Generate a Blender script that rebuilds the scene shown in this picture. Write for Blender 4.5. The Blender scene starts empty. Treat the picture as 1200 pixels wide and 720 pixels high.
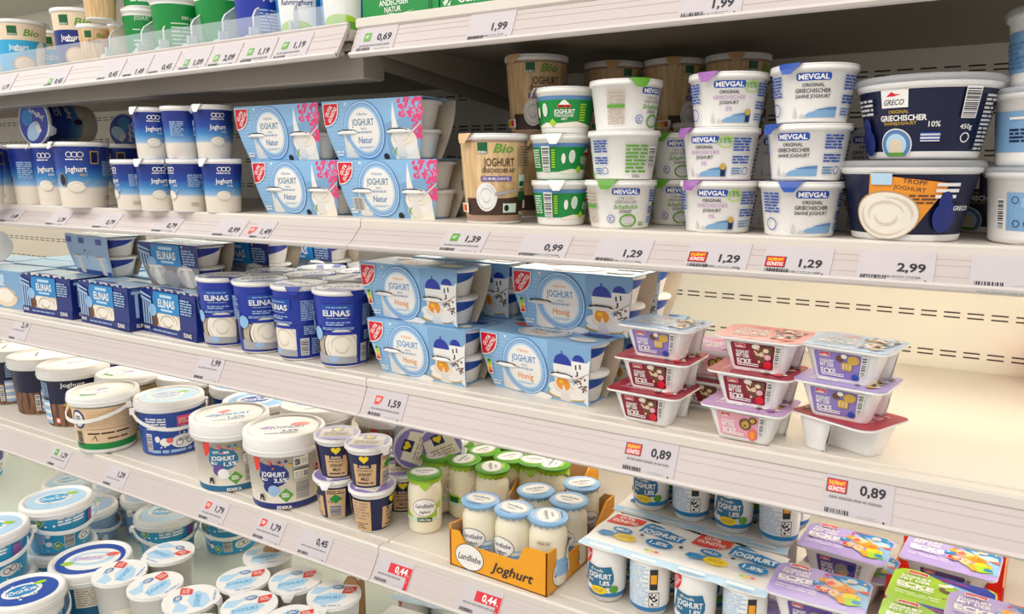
import bpy, bmesh, math, random
from mathutils import Vector, Matrix
PI = math.pi
R = random.Random(7)
col = bpy.context.scene.collection
sc = bpy.context.scene

# ---------------------------------------------------------------- camera
CAM = Vector((0.0, -1.0, 1.5))
cd = bpy.data.cameras.new('camera'); cd.sensor_width = 36; cd.lens = 27.0; cd.clip_start = 0.02
cam = bpy.data.objects.new('camera', cd); col.objects.link(cam)
cam.location = CAM
cam.rotation_euler = (math.radians(90 - 10.0806), 0, math.radians(31.1057))
sc.camera = cam
# ---------------------------------------------------------------- colour management, world, shop lights
sc.view_settings.view_transform = 'Standard'
try: sc.view_settings.look = 'None'
except Exception: pass
sc.view_settings.exposure = 0.16
sc.view_settings.gamma = 1.0
sc.view_settings.use_curve_mapping = False
W = bpy.data.worlds.new('shop'); sc.world = W; W.use_nodes = True
W.node_tree.nodes['Background'].inputs[0].default_value = (1.0, 0.97, 0.93, 1)
W.node_tree.nodes['Background'].inputs[1].default_value = 0.58

def area(name, loc, rot, sx, sy, power, colr):
    l = bpy.data.lights.new(name, 'AREA'); l.shape = 'RECTANGLE'; l.size = sx; l.size_y = sy
    l.energy = power; l.color = colr
    o = bpy.data.objects.new(name, l); col.objects.link(o); o.location = loc; o.rotation_euler = rot
    return o
# rows of ceiling luminaires over the shop aisle
area('ceiling_light', (-1.2, -1.5, 3.3), (math.radians(26), 0, 0), 6.0, 0.5, 42, (1.0, 0.95, 0.89))
area('ceiling_light', (-1.2, -2.9, 3.3), (math.radians(42), 0, 0), 6.0, 0.5, 42, (1.0, 0.95, 0.89))
area('ceiling_light', (-3.8, -0.9, 3.2), (math.radians(16), math.radians(-14), 0), 2.5, 0.5, 20, (0.92, 1.0, 0.95))

# ---------------------------------------------------------------- materials
def lin(c): return c / 12.92 if c <= 0.04045 else ((c + 0.055) / 1.055) ** 2.4
def rgb(h): return tuple(lin(int(h[i:i + 2], 16) / 255) for i in (0, 2, 4)) + (1,)
PAL = dict(white=('F3F0EB', .35), foil=('F1F0EE', .3), paper=('C9C1C4', .6), black=('151515', .5), ink=('2A2A33', .6), grey=('8C8C8C', .5), silver=('A9A9B0', .3),
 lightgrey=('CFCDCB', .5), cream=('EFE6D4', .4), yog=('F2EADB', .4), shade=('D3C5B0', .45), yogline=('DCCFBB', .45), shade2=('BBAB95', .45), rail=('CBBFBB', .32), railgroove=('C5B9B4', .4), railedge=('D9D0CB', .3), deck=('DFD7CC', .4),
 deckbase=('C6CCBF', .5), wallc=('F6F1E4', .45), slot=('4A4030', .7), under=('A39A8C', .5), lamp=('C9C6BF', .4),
 red=('D9182D', .35), red2=('E5402F', .35), pink=('E5487F', .4), green=('0E8A3C', .35), green2=('5FA02F', .4), lime=('A5D02B', .35), dgreen=('155F34', .4), mint=('CFE3CF', .4),
 navy=('1B2C78', .3), navy2=('141D4A', .3), midnight=('10173A', .3), blue=('1E4DA8', .3), royal=('2238A0', .3), teal=('1D86C6', .35), petrol=('1F6E96', .4), sky=('8FBDE4', .35), sky2=('B9D9EF', .35), cyan=('35A7D6', .35), paleblue=('9DBBDE', .4),
 pblue=('7FA9CF', .4), steel=('5A86B5', .4), oval=('5B8FD0', .4), lav=('B6A3DC', .3), lav2=('8E7BC0', .35), lilac=('C8A0CC', .3), violet=('6B4C9A', .4), wine=('A51F38', .3), wine2=('8A1830', .3), rose=('E7A3B4', .3), coral=('E86A60', .3), purple=('9A5AA8', .35),
 tan=('D9B383', .5), tan2=('C49A68', .5), tanband=('A98A78', .5), brown=('6A4630', .5), dbrown=('42281B', .5), gold=('C9A544', .35), yellow=('F2D21A', .4), orange=('F0972A', .4), amber=('F3A51C', .5), kraft=('B98F5E', .7), kraft2=('A67C4C', .7), beige=('E8D3B5', .45), skin=('E9C9A0', .45))
_m = {}
def noisecol(nt, c, amt, scale):
    tc = nt.nodes.new('ShaderNodeTexCoord'); nz = nt.nodes.new('ShaderNodeTexNoise'); nz.inputs['Scale'].default_value = scale
    mx = nt.nodes.new('ShaderNodeMix'); mx.data_type = 'RGBA'
    mx.inputs[6].default_value = tuple(x * (1 - amt) for x in c[:3]) + (1,); mx.inputs[7].default_value = tuple(min(1, x * (1 + amt)) for x in c[:3]) + (1,)
    nt.links.new(tc.outputs['Object'], nz.inputs['Vector']); nt.links.new(nz.outputs['Fac'], mx.inputs[0])
    return mx.outputs[2]
def M(n):
    if n in _m: return _m[n]
    m = bpy.data.materials.new(n); m.use_nodes = True; nt = m.node_tree; b = nt.nodes['Principled BSDF']
    if n.startswith('ramp:'):
        # printed colour bands running up the pot: ramp:height:pos=hex,...
        _, hgt, stops = n.split(':')
        tc = nt.nodes.new('ShaderNodeTexCoord'); sp = nt.nodes.new('ShaderNodeSeparateXYZ'); dv = nt.nodes.new('ShaderNodeMath'); dv.operation = 'DIVIDE'; dv.inputs[1].default_value = float(hgt)
        cr = nt.nodes.new('ShaderNodeValToRGB'); el = cr.color_ramp.elements
        st = [s.split('=') for s in stops.split(',')]
        for i, (p, h) in enumerate(st):
            e = el[i] if i < 2 else el.new(float(p))
            e.position = float(p); e.color = rgb(h)
        nt.links.new(tc.outputs['Object'], sp.inputs[0]); nt.links.new(sp.outputs['Z'], dv.inputs[0]); nt.links.new(dv.outputs[0], cr.inputs[0]); nt.links.new(cr.outputs[0], b.inputs['Base Color'])
        b.inputs['Roughness'].default_value = .32
    elif n == 'acrylic':
        b.inputs['Base Color'].default_value = rgb('E6EEF6'); b.inputs['Roughness'].default_value = .08; b.inputs['Alpha'].default_value = .2
    elif n == 'bead':
        b.inputs['Base Color'].default_value = rgb('F4F7F8'); b.inputs['Roughness'].default_value = .1; b.inputs['Alpha'].default_value = .8
    elif n == 'clear':
        b.inputs['Base Color'].default_value = rgb('EDEFF2'); b.inputs['Roughness'].default_value = .12; b.inputs['Alpha'].default_value = .35
    elif n == 'led':
        b.inputs['Base Color'].default_value = rgb('FFF3DC'); b.inputs['Emission Color'].default_value = rgb('FFF4E0'); b.inputs['Emission Strength'].default_value = 25.0
    elif n in ('led2', 'led3'):
        b.inputs['Base Color'].default_value = rgb('FFFBF2'); b.inputs['Emission Color'].default_value = rgb('FFF8EA'); b.inputs['Emission Strength'].default_value = 14.0 if n == 'led2' else 22.0
    elif n == 'wood':
        c = rgb('6A4733'); tc = nt.nodes.new('ShaderNodeTexCoord'); mp = nt.nodes.new('ShaderNodeMapping'); mp.inputs['Scale'].default_value = (40, 40, 4)
        nz = nt.nodes.new('ShaderNodeTexNoise'); nz.inputs['Scale'].default_value = 3; cr = nt.nodes.new('ShaderNodeValToRGB'); cr.color_ramp.elements[0].color = rgb('4A2E20'); cr.color_ramp.elements[1].color = rgb('92684A'); cr.color_ramp.elements[0].position = .35; cr.color_ramp.elements[1].position = .65
        nt.links.new(tc.outputs['Object'], mp.inputs[0]); nt.links.new(mp.outputs[0], nz.inputs['Vector']); nt.links.new(nz.outputs['Fac'], cr.inputs[0]); nt.links.new(cr.outputs[0], b.inputs['Base Color']); b.inputs['Roughness'].default_value = .45
    elif n == 'lightwood':
        tc = nt.nodes.new('ShaderNodeTexCoord'); mp = nt.nodes.new('ShaderNodeMapping'); mp.inputs['Scale'].default_value = (60, 60, 3)
        nz = nt.nodes.new('ShaderNodeTexNoise'); nz.inputs['Scale'].default_value = 3; cr = nt.nodes.new('ShaderNodeValToRGB'); cr.color_ramp.elements[0].color = rgb('CDA672'); cr.color_ramp.elements[1].color = rgb('E6C69A'); cr.color_ramp.elements[0].position = .35; cr.color_ramp.elements[1].position = .65
        nt.links.new(tc.outputs['Object'], mp.inputs[0]); nt.links.new(mp.outputs[0], nz.inputs['Vector']); nt.links.new(nz.outputs['Fac'], cr.inputs[0]); nt.links.new(cr.outputs[0], b.inputs['Base Color']); b.inputs['Roughness'].default_value = .5
    elif n == 'glassyog':
        b.inputs['Base Color'].default_value = rgb('F0E7CC'); b.inputs['Roughness'].default_value = .3; b.inputs['Coat Weight'].default_value = .8; b.inputs['Coat Roughness'].default_value = .05
    else:
        h, r = PAL[n]; c = rgb(h)
        nt.links.new(noisecol(nt, c, .035, 60 if n not in ('rail', 'deck', 'deckbase', 'wallc', 'under') else 5), b.inputs['Base Color'])
        b.inputs['Roughness'].default_value = r
    _m[n] = m
    return m

# ---------------------------------------------------------------- flat artwork (print on a label), later wrapped on a surface
_tx = {}
def text2d(s, bold, shear):
    k = (s, bold, shear)
    if k in _tx: return _tx[k]
    cu = bpy.data.curves.new('t', 'FONT'); cu.body = s; cu.size = 1; cu.offset = bold; cu.shear = shear; cu.resolution_u = 2
    ob = bpy.data.objects.new('t', cu)
    me = bpy.data.meshes.new_from_object(ob)
    vs = [(v.co.x, v.co.y) for v in me.vertices]; fs = [tuple(p.vertices) for p in me.polygons]
    bpy.data.objects.remove(ob); bpy.data.curves.remove(cu); bpy.data.meshes.remove(me)
    xs = [v[0] for v in vs] or [0, 1]
    _tx[k] = (vs, fs, min(xs), max(xs))
    return _tx[k]
CAPH = 0.69
class Art:
    def __init__(s): s.it = []; s.auto = 0
    def add(s, vs, fs, mat, layer=None):
        if layer is None: s.auto += 1; layer = s.auto
        else: s.auto = max(s.auto, layer)
        s.it.append((vs, fs, mat, layer)); return s
    def poly(s, pts, mat, layer=None): return s.add(list(pts), [tuple(range(len(pts)))], mat, layer)
    def rect(s, x0, y0, x1, y1, mat, layer=None, r=0):
        if r <= 0: return s.poly([(x0, y0), (x1, y0), (x1, y1), (x0, y1)], mat, layer)
        p = []
        for cx, cy, a in ((x1 - r, y0 + r, -90), (x1 - r, y1 - r, 0), (x0 + r, y1 - r, 90), (x0 + r, y0 + r, 180)):
            for k in range(5):
                t = math.radians(a + k * 22.5); p.append((cx + r * math.cos(t), cy + r * math.sin(t)))
        return s.poly(p, mat, layer)
    def ell(s, cx, cy, a, b, mat, layer=None, n=28, rot=0):
        c, q = math.cos(rot), math.sin(rot)
        return s.poly([(cx + a * math.cos(t) * c - b * math.sin(t) * q, cy + a * math.cos(t) * q + b * math.sin(t) * c) for t in (2 * PI * k / n for k in range(n))], mat, layer)
    def ring(s, cx, cy, a, b, w, mat, layer=None, n=36):
        vs = []; fs = []
        for k in range(n):
            t = 2 * PI * k / n
            vs += [(cx + a * math.cos(t), cy + b * math.sin(t)), (cx + (a - w) * math.cos(t), cy + (b - w) * math.sin(t))]
        for k in range(n):
            j = (k + 1) % n; fs.append((2 * k, 2 * j, 2 * j + 1, 2 * k + 1))
        return s.add(vs, fs, mat, layer)
    def text(s, t, cx, cy, h, mat, w=None, bold=.012, shear=0, rot=0, layer=None):
        vs, fs, x0, x1 = text2d(t, bold, shear); k = h / CAPH; kx = k if w is None else w / max(1e-6, x1 - x0)
        c, q = math.cos(rot), math.sin(rot); o = []
        for x, y in vs:
            a = (x - (x0 + x1) / 2) * kx; b = y * k - h / 2
            o.append((cx + a * c - b * q, cy + a * q + b * c))
        return s.add(o, fs, mat, layer)
    def lines(s, x0, y0, x1, y1, n, mat, fill=.55, seed=1, layer=None):
        r = random.Random(seed); vs = []; fs = []; h = (y1 - y0) / n
        for i in range(n):
            y = y1 - (i + 1) * h; x = x0; end = x1 - r.random() * .25 * (x1 - x0)
            while x < end:
                w = h * (1.2 + 3.2 * r.random()); xe = min(x + w, x1); b = len(vs)
                vs += [(x, y + h * .2), (xe, y + h * .2), (xe, y + h * (.2 + fill)), (x, y + h * (.2 + fill))]; fs.append((b, b + 1, b + 2, b + 3)); x = xe + h * .45
        return s.add(vs, fs, mat, layer)
    def bars(s, x0, y0, x1, y1, mat='ink', n=16, vert=True, seed=3, back='white'):
        r = random.Random(seed)
        if back: s.rect(x0 - .001, y0 - .001, x1 + .001, y1 + .001, back)
        vs = []; fs = []; ws = [r.random() + .3 for _ in range(2 * n)]; tot = sum(ws); p = 0
        for i, w in enumerate(ws):
            a, b_ = p / tot, (p + w) / tot; p += w
            if i % 2: continue
            b = len(vs)
            if vert: vs += [(x0 + (x1 - x0) * a, y0), (x0 + (x1 - x0) * b_, y0), (x0 + (x1 - x0) * b_, y1), (x0 + (x1 - x0) * a, y1)]
            else: vs += [(x0, y0 + (y1 - y0) * a), (x1, y0 + (y1 - y0) * a), (x1, y0 + (y1 - y0) * b_), (x0, y0 + (y1 - y0) * b_)]
            fs.append((b, b + 1, b + 2, b + 3))
        return s.add(vs, fs, mat)
    def dots(s, x0, y0, x1, y1, n, rad, mat, seed=1):
        r = random.Random(seed); vs = []; fs = []
        for i in range(n):
            cx = x0 + (x1 - x0) * r.random(); cy = y0 + (y1 - y0) * r.random(); q = rad * (.5 + r.random()); b = len(vs)
            vs += [(cx + q * math.cos(k * PI / 3 + i), cy + q * math.sin(k * PI / 3 + i)) for k in range(6)]; fs.append(tuple(range(b, b + 6)))
        return s.add(vs, fs, mat)
    def badge(s, x, y, w, h, rot=.9, mat='red'):
        # red quarter-round badge, top-left corner at x, y
        s.poly([(x, y), (x + w, y)] + [(x + w - w * .95 * (1 - math.cos(t)), y - h * .25 - h * .75 * math.sin(t)) for t in (k * PI / 2 / 6 for k in range(7))] + [(x, y - h)], 'white')
        k = .94
        s.poly([(x + w * .03, y - h * .03), (x + w * k, y - h * .03)] + [(x + w * k - w * .89 * (1 - math.cos(t)), y - h * .25 - h * .70 * math.sin(t)) for t in (q * PI / 2 / 6 for q in range(7))] + [(x + w * .03, y - h * .95)], mat)
        L = min(w, h)
        s.text('GUT&', x + w * .36, y - h * .33, L * .19, 'white', w=L * .62, bold=.03, rot=rot)
        s.text('GÜNSTIG', x + w * .58, y - h * .5, L * .19, 'white', w=L * .86, bold=.03, rot=rot)
        return s
    def diamond(s, cx, cy, r, mat='green2'):
        s.poly([(cx - r * 1.12, cy), (cx, cy - r * 1.12), (cx + r * 1.12, cy), (cx, cy + r * 1.12)], 'white')
        s.poly([(cx - r, cy), (cx, cy - r), (cx + r, cy), (cx, cy + r)], mat)
        s.lines(cx - r * .5, cy - r * .3, cx + r * .5, cy + r * .35, 3, 'white', seed=5); return s
    def heart(s, cx, cy, r, mat='yellow'):
        p = []
        for k in range(24):
            t = 2 * PI * k / 24
            p.append((cx + r * 16 * math.sin(t) ** 3 / 16, cy + r * (13 * math.cos(t) - 5 * math.cos(2 * t) - 2 * math.cos(3 * t) - math.cos(4 * t)) / 16))
        return s.poly(p, mat)
    def swirl(s, cx, cy, a, b, base='yog', line='shade'):
        s.ell(cx, cy, a, b, base); line = 'yogline' if line == 'shade' else line
        for q, t0, t1, w in ((.8, 2.6, 5.6, .10), (.56, .2, 3.4, .09), (.34, 3.0, 6.4, .09), (.8, -.2, 1.6, .06)):
            n = 14; P = []; Q = []
            for k in range(n + 1):
                t = t0 + (t1 - t0) * k / n; ww = w * math.sin(PI * (.04 + .92 * k / n))
                P.append((cx + a * (q + ww) * math.cos(t), cy + b * (q + ww) * math.sin(t))); Q.append((cx + a * (q - ww * .3) * math.cos(t), cy + b * (q - ww * .3) * math.sin(t)))
            s.add(P + Q, [(k, k + 1, n + 2 + k, n + 1 + k) for k in range(n)], line)
        return s
    def spoon(s, x0, y0, x1, y1, w, mat='silver'):
        dx, dy = x1 - x0, y1 - y0; L = math.hypot(dx, dy); nx, ny = -dy / L * w, dx / L * w
        return s.poly([(x0 - nx * .5, y0 - ny * .5), (x0 + nx * .5, y0 + ny * .5), (x1 + nx, y1 + ny), (x1 - nx, y1 - ny)], mat)

class MB:
    def __init__(s): s.V = []; s.F = []; s.FM = []; s.FS = []; s.mats = []
    def mi(s, n):
        if n not in s.mats: s.mats.append(n)
        return s.mats.index(n)
    def face(s, ix, mat, smooth=False): s.F.append(tuple(ix)); s.FM.append(s.mi(mat)); s.FS.append(smooth)
    def lathe(s, prof, mats, seg=56, T=None, smooth=True, a0=0, a1=2 * PI):
        T = T or (lambda p: p); base = []; full = abs(a1 - a0 - 2 * PI) < 1e-6; n = seg if full else seg + 1
        for r, z in prof:
            if r < 1e-7: base.append([len(s.V)] * n); s.V.append(tuple(T(Vector((0, 0, z)))))
            else:
                base.append(list(range(len(s.V), len(s.V) + n)))
                for k in range(n):
                    t = a0 + (a1 - a0) * k / seg; s.V.append(tuple(T(Vector((r * math.sin(t), -r * math.cos(t), z)))))
        for i in range(len(prof) - 1):
            m = mats if isinstance(mats, str) else mats[min(i, len(mats) - 1)]
            if m is None: continue
            for k in range(seg):
                j = (k + 1) % n; q = [base[i][k], base[i][j], base[i + 1][j], base[i + 1][k]]; u = []
                for a in q:
                    if a not in u: u.append(a)
                if len(u) > 2: s.face(u, m, smooth)
        return s
    def loft(s, rings, mats, cap0=None, cap1=None, smooth=False):
        ids = []
        for r in rings: ids.append(list(range(len(s.V), len(s.V) + len(r)))); s.V += [tuple(p) for p in r]
        n = len(rings[0])
        for i in range(len(rings) - 1):
            m = mats if isinstance(mats, str) else mats[i]
            for k in range(n):
                j = (k + 1) % n; s.face([ids[i][k], ids[i][j], ids[i + 1][j], ids[i + 1][k]], m, smooth)
        if cap0: s.face(ids[0][::-1], cap0)
        if cap1: s.face(ids[-1], cap1)
        return s
    def box(s, x0, x1, y0, y1, z0, z1, mat, b=0, T=None):
        T = T or (lambda p: p)
        def rg(i, z): return [T(Vector(p)) for p in ((x0 + i, y0 + i, z), (x1 - i, y0 + i, z), (x1 - i, y1 - i, z), (x0 + i, y1 - i, z))]
        rs = [rg(0, z0), rg(0, z1)] if b <= 0 else [rg(b, z0), rg(0, z0 + b), rg(0, z1 - b), rg(b, z1)]
        return s.loft(rs, mat, mat, mat)
    def plate(s, pts, fn, th, mat, edge=None):
        # thin sheet: outline pts in (u, v), fn(u, v, w) -> point, thickness th
        s.loft([[fn(u, v, -th) for u, v in pts], [fn(u, v, 0) for u, v in pts]], edge or mat, edge or mat, mat); return s
    def tube(s, path, r, mat, n=8, caps=True):
        P = [Vector(p) for p in path]; rings = []; up = Vector((0, 0, 1))
        for i, p in enumerate(P):
            d = (P[min(i + 1, len(P) - 1)] - P[max(i - 1, 0)]).normalized()
            a = d.cross(up); a = a.normalized() if a.length > 1e-4 else Vector((1, 0, 0)); b = d.cross(a)
            rings.append([p + (a * math.cos(2 * PI * k / n) + b * math.sin(2 * PI * k / n)) * r for k in range(n)])
        return s.loft(rings, mat, mat if caps else None, mat if caps else None, True)
    def art(s, A, fn, du=.005, dv=None, e0=.00025, e=.00014):
        bm = bmesh.new()
        for vs, fs, mat, L in A.it:
            mi = s.mi(mat); bv = [bm.verts.new((x, y, L)) for x, y in vs]
            for f in fs:
                try: q = bm.faces.new([bv[i] for i in f]); q.material_index = mi
                except ValueError: pass
        bmesh.ops.triangulate(bm, faces=[f for f in bm.faces if len(f.verts) > 4])
        for ax, st in ((0, du), (1, dv)):
            if not st or not bm.verts: continue
            lo = min(v.co[ax] for v in bm.verts); hi = max(v.co[ax] for v in bm.verts); k = math.floor(lo / st) + 1
            while k * st < hi:
                pc = [0, 0, 0]; pc[ax] = k * st; no = [0, 0, 0]; no[ax] = 1
                bmesh.ops.bisect_plane(bm, geom=bm.verts[:] + bm.edges[:] + bm.faces[:], plane_co=pc, plane_no=no, dist=1e-6); k += 1
        bm.verts.index_update(); b = len(s.V)
        for v in bm.verts: s.V.append(tuple(fn(v.co.x, v.co.y, e0 + e * v.co.z)))
        for f in bm.faces:
            f.normal_update()
            ix = [b + v.index for v in f.verts]
            if f.normal.z < 0: ix.reverse()
            s.F.append(tuple(ix)); s.FM.append(f.material_index); s.FS.append(False)
        bm.free(); return s
    def mesh(s, name):
        me = bpy.data.meshes.new(name); me.from_pydata(s.V, [], s.F)
        for n in s.mats: me.materials.append(M(n))
        me.polygons.foreach_set('material_index', s.FM); me.polygons.foreach_set('use_smooth', s.FS); me.update(); return me

def cyl(prof, rref):
    zs = [p[1] for p in prof]
    def fn(u, v, off):
        v = min(max(v, zs[0]), zs[-1]); r = prof[-1][0]
        for (r0, z0), (r1, z1) in zip(prof, prof[1:]):
            if z0 <= v <= z1 and z1 > z0: r = r0 + (r1 - r0) * (v - z0) / (z1 - z0); break
        r += off; a = u / rref
        return (r * math.sin(a), -r * math.cos(a), v)
    return fn
def flat(z): return lambda u, v, off: (u, v, z + off)
def front(y): return lambda u, v, off: (u, y - off, v)

# ---------------------------------------------------------------- objects: things, parts, copies
def tag(o, label, cat, group=None):
    o['label'] = label; o['category'] = cat
    if group: o['group'] = group
PROTO = {}
def proto(kind, name, cat, parts):
    # parts: list of (part name, MB, [(sub-part name, MB), ...])
    PROTO[kind] = (name, cat, [(p[0], p[1].mesh(p[0]), [(q[0], q[1].mesh(q[0])) for q in (p[2] if len(p) > 2 else getattr(p[1], 'subs', []))]) for p in parts])
def place(kind, label, loc, rz=0, group=None, tilt=None):
    name, cat, parts = PROTO[kind]
    o = bpy.data.objects.new(name, None); col.objects.link(o); o.empty_display_size = .02
    o.location = loc; o.rotation_euler = (0, 0, rz)
    if tilt is not None: o.rotation_euler = tilt
    tag(o, label, cat, group)
    for pn, me, subs in parts:
        c = bpy.data.objects.new(pn, me); col.objects.link(c); c.parent = o
        for sn, sm in subs:
            d = bpy.data.objects.new(sn, sm); col.objects.link(d); d.parent = c
    return o
def single(name, mb, label=None, cat=None, group=None, kind=None, loc=(0, 0, 0), rz=0):
    o = bpy.data.objects.new(name, mb.mesh(name)); col.objects.link(o); o.location = loc; o.rotation_euler = (0, 0, rz)
    if label: tag(o, label, cat, group)
    if kind: o['kind'] = kind
    return o
def empty(name, label, cat, loc=(0, 0, 0), rz=0, group=None):
    o = bpy.data.objects.new(name, None); col.objects.link(o); o.location = loc; o.rotation_euler = (0, 0, rz); o.empty_display_size = .05; tag(o, label, cat, group); return o
def part(name, mb, parent, label=None):
    o = bpy.data.objects.new(name, mb.mesh(name)); col.objects.link(o); o.parent = parent
    if label: o['label'] = label
    return o

# ---------------------------------------------------------------- where things stand: a sight line of the photograph met with a real deck
CR = cam.rotation_euler.to_matrix()
def ray(px, py): return CR @ Vector((px - 600, -(py - 360), -900.0))
def at(px, py, z):
    d = ray(px, py); return CAM + d * ((z - CAM.z) / d.z)
def on(px, py, z, rb):
    # centre of a round base of radius rb whose nearest point is seen at px, py
    p = at(px, py, z); d = Vector((p.x - CAM.x, p.y - CAM.y, 0)).normalized(); return p + d * rb
def face(p, turn=0):
    # rotation that turns a thing's front to where the photographer stood, plus turn degrees
    return math.atan2(CAM.x - p.x, -(CAM.y - p.y)) + math.radians(turn)
DA, DAL, DB, DC, DD, DE = 1.743, 1.728, 1.418, 1.137, .822, .55

# ================================================================ THE CABINET
RAILS = {}
def rail_fn(k):
    yt, zt, yb, zb = RAILS[k]; n = Vector((0, -(zt - zb), yt - yb)).normalized()
    sl = .009 if k == 'AL' else 0     # the old left rail sags a little
    return lambda u, v, off: (u, yt + (yb - yt) * v + n.y * off, zt + (zb - zt) * v + n.z * off + sl * (u - XJ))
def shelf(label, key, x0, x1, dz, rail, depth, led=None, lampbox=False, gusset=True):
    RAILS[key] = rail; yt, zt, yb, zb = rail
    o = empty('refrigerator_shelf', label, 'shelf', ((x0 + x1) / 2, 0, dz)); C = Vector(o.location); T = lambda p: Vector(p) - C
    d = MB(); d.box(x0, x1, .022, depth, dz - .02, dz, 'deck', .0015, T)
    for z0, z1, y0, y1, b in ((dz - .018, dz - .003, .012, .022, 0), (dz - .016, dz + .001, -.008, .013, .003)): d.box(x0, x1, y0, y1, z0, z1, 'deck', b, T)
    part('deck', d, o)
    r = MB(); L = x1 - x0; f = rail_fn(key)
    # extruded price channel: face with two shallow grooves, a bright bottom bead and a return behind
    def prof(pts, m):
        ra = [T(f(x0, v, w)) for v, w in pts]; rb = [T(f(x1, v, w)) for v, w in pts]
        r.loft([ra, rb], m, m, m)
    prof([(0, 0), (1, 0), (1, -.006), (0, -.006)], 'rail')
    for v in (.30, .45, .72): prof([(v, .0005), (v + .018, .0005), (v + .018, 0), (v, 0)], 'railgroove')
    prof([(.93, .004), (1.0, .004), (1.03, 0), (1.03, -.004), (.93, 0)], 'railedge')
    prof([(-.04, .002), (.02, .003), (.05, 0), (-.04, -.004)], 'railedge')
    part('price_rail', r, o)
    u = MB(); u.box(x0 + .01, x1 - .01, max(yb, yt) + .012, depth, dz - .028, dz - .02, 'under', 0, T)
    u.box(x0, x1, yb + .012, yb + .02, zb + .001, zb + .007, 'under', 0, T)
    part('underside_panel', u, o)
    for xg in ((x0 + .012, x1 - .012) if gusset else ()):
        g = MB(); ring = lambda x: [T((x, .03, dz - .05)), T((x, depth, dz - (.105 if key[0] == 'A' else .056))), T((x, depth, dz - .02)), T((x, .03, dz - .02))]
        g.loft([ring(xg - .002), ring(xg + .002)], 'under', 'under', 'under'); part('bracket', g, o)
    if led:
        h = MB(); h.box(x0 + .05, x1 - .03, .268, .302, dz - .036, dz - .028, 'lamp', .002, T); hp = part('lamp_housing', h, o)
        h = MB(); h.box(x0 + .06, x1 - .04, .275, .295, dz - .0415, dz - .036, led, .001, T); part('lamp_tube', h, hp)
    if lampbox:
        h = MB(); h.box(x0, x1 - .001, .022, .075, dz - .075, dz - .03, 'under', .003, T); part('lamp_housing', h, o)
    return o
XL, XJ, XR = -4.2, -.9, 1.1
shelf('top left shelf with organic pots behind a clear front guard', 'AL', XL, XJ - .008, DAL, (-.012, 1.736, -.044, 1.683), .605, lampbox=True)
shelf('top right shelf above the dark gap with the Greek yoghurts', 'AR', XJ + .004, XR, DA, (0, 1.736, -.025, 1.683), .605)
shelf('second shelf from the top in the left bay, carrying the dark blue pots', 'BL', XL, XJ - .0008, DB, (0, 1.4145, -.042, 1.373), .605, led='led2')
shelf('second shelf from the top in the right bay, carrying the stacked Greek tubs', 'BR', XJ + .0008, XR, DB, (0, 1.4145, -.042, 1.373), .605, led='led')
shelf('third shelf from the top in the left bay, carrying blue pots and four-packs', 'CL', XL, XJ - .0008, DC, (0, 1.132, -.03, 1.075), .605, led='led3')
shelf('third shelf from the top in the right bay, half empty beside the corner pots', 'CR', XJ + .0008, XR, DC, (0, 1.132, -.03, 1.075), .605, led='led3')
shelf('fourth shelf from the top in the left bay, carrying the big white-lidded buckets', 'DL', XL, XJ + .0145, DD, (0, .819, -.035, .767), .605, led='led2')  # lamp strip under this shelf is added to brighten the bottom deck
shelf('fourth shelf from the top in the right bay, carrying jars and flat multipacks', 'DR', XJ + .0160, XR, DD, (0, .819, -.035, .767), .605, led='led2')  # its lamp strip is likewise added, as fill for the bottom deck
# cabinet bottom trough
o = empty('trough_cabinet', 'greenish grey bottom deck of the cold cabinet under the lowest shelf', 'cabinet', (-1.55, 0, 0))
m = MB(); T = lambda p: Vector(p) - Vector((-1.55, 0, 0))
m.box(XL, XJ - .002, -.34, .6, DE - .03, DE, 'deckbase', .002, T); m.box(XJ + .002, XR, -.34, .6, DE - .03, DE, 'deckbase', .002, T); part('deck', m, o)
m = MB(); m.box(XL, XR, -.42, -.341, .1, DE - .001, 'rail', .01, T); part('front_panel', m, o)
m = MB(); m.box(XL, XR, -.36, .6, 0, .1, 'under', 0, T); m.box(XL, XR, -.34, .6, .1, DE - .031, 'under', 0, T); part('plinth', m, o)
# canopy added to shade the top shelf and the back panel
o = empty('shading_canopy', 'grey green canopy added to shade the top shelf of the cold cabinet', 'canopy', (-1.55, 0, 2.06))
T = lambda p: Vector(p) - Vector((-1.55, 0, 2.06)); m = MB(); m.box(XL, XR, .02, .605, 2.06, 2.2, 'deckbase', .004, T); part('soffit', m, o); m = MB(); m.box(XL, XR, -.005, .019, 2.04, 2.24, 'rail', .003, T); part('front_panel', m, o)
# perforated back panel
m = MB(); m.box(XL, XR, .61, .66, 0, 2.5, 'wallc')
A = Art()
for row in range(-9, 14):
    z = 1.161 + row * .073
    if z < .5 or z > 1.72: continue
    vs = []; fs = []; x = -3.6
    while x < 1.05:
        for dzs in (0, .0085):
            b = len(vs); vs += [(x, z + dzs - .0014), (x + .026, z + dzs - .0014), (x + .026, z + dzs + .0014), (x, z + dzs + .0014)]; fs.append((b, b + 1, b + 2, b + 3))
        x += .0375
    A.add(vs, fs, 'slot', 1)
m.art(A, front(.61), du=None, e0=.0004)
single('wall_back', m, kind='structure')
m = MB(); m.box(-7, 4.5, -6, .66, -.05, 0, 'lightgrey'); single('floor', m, kind='structure')

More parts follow.
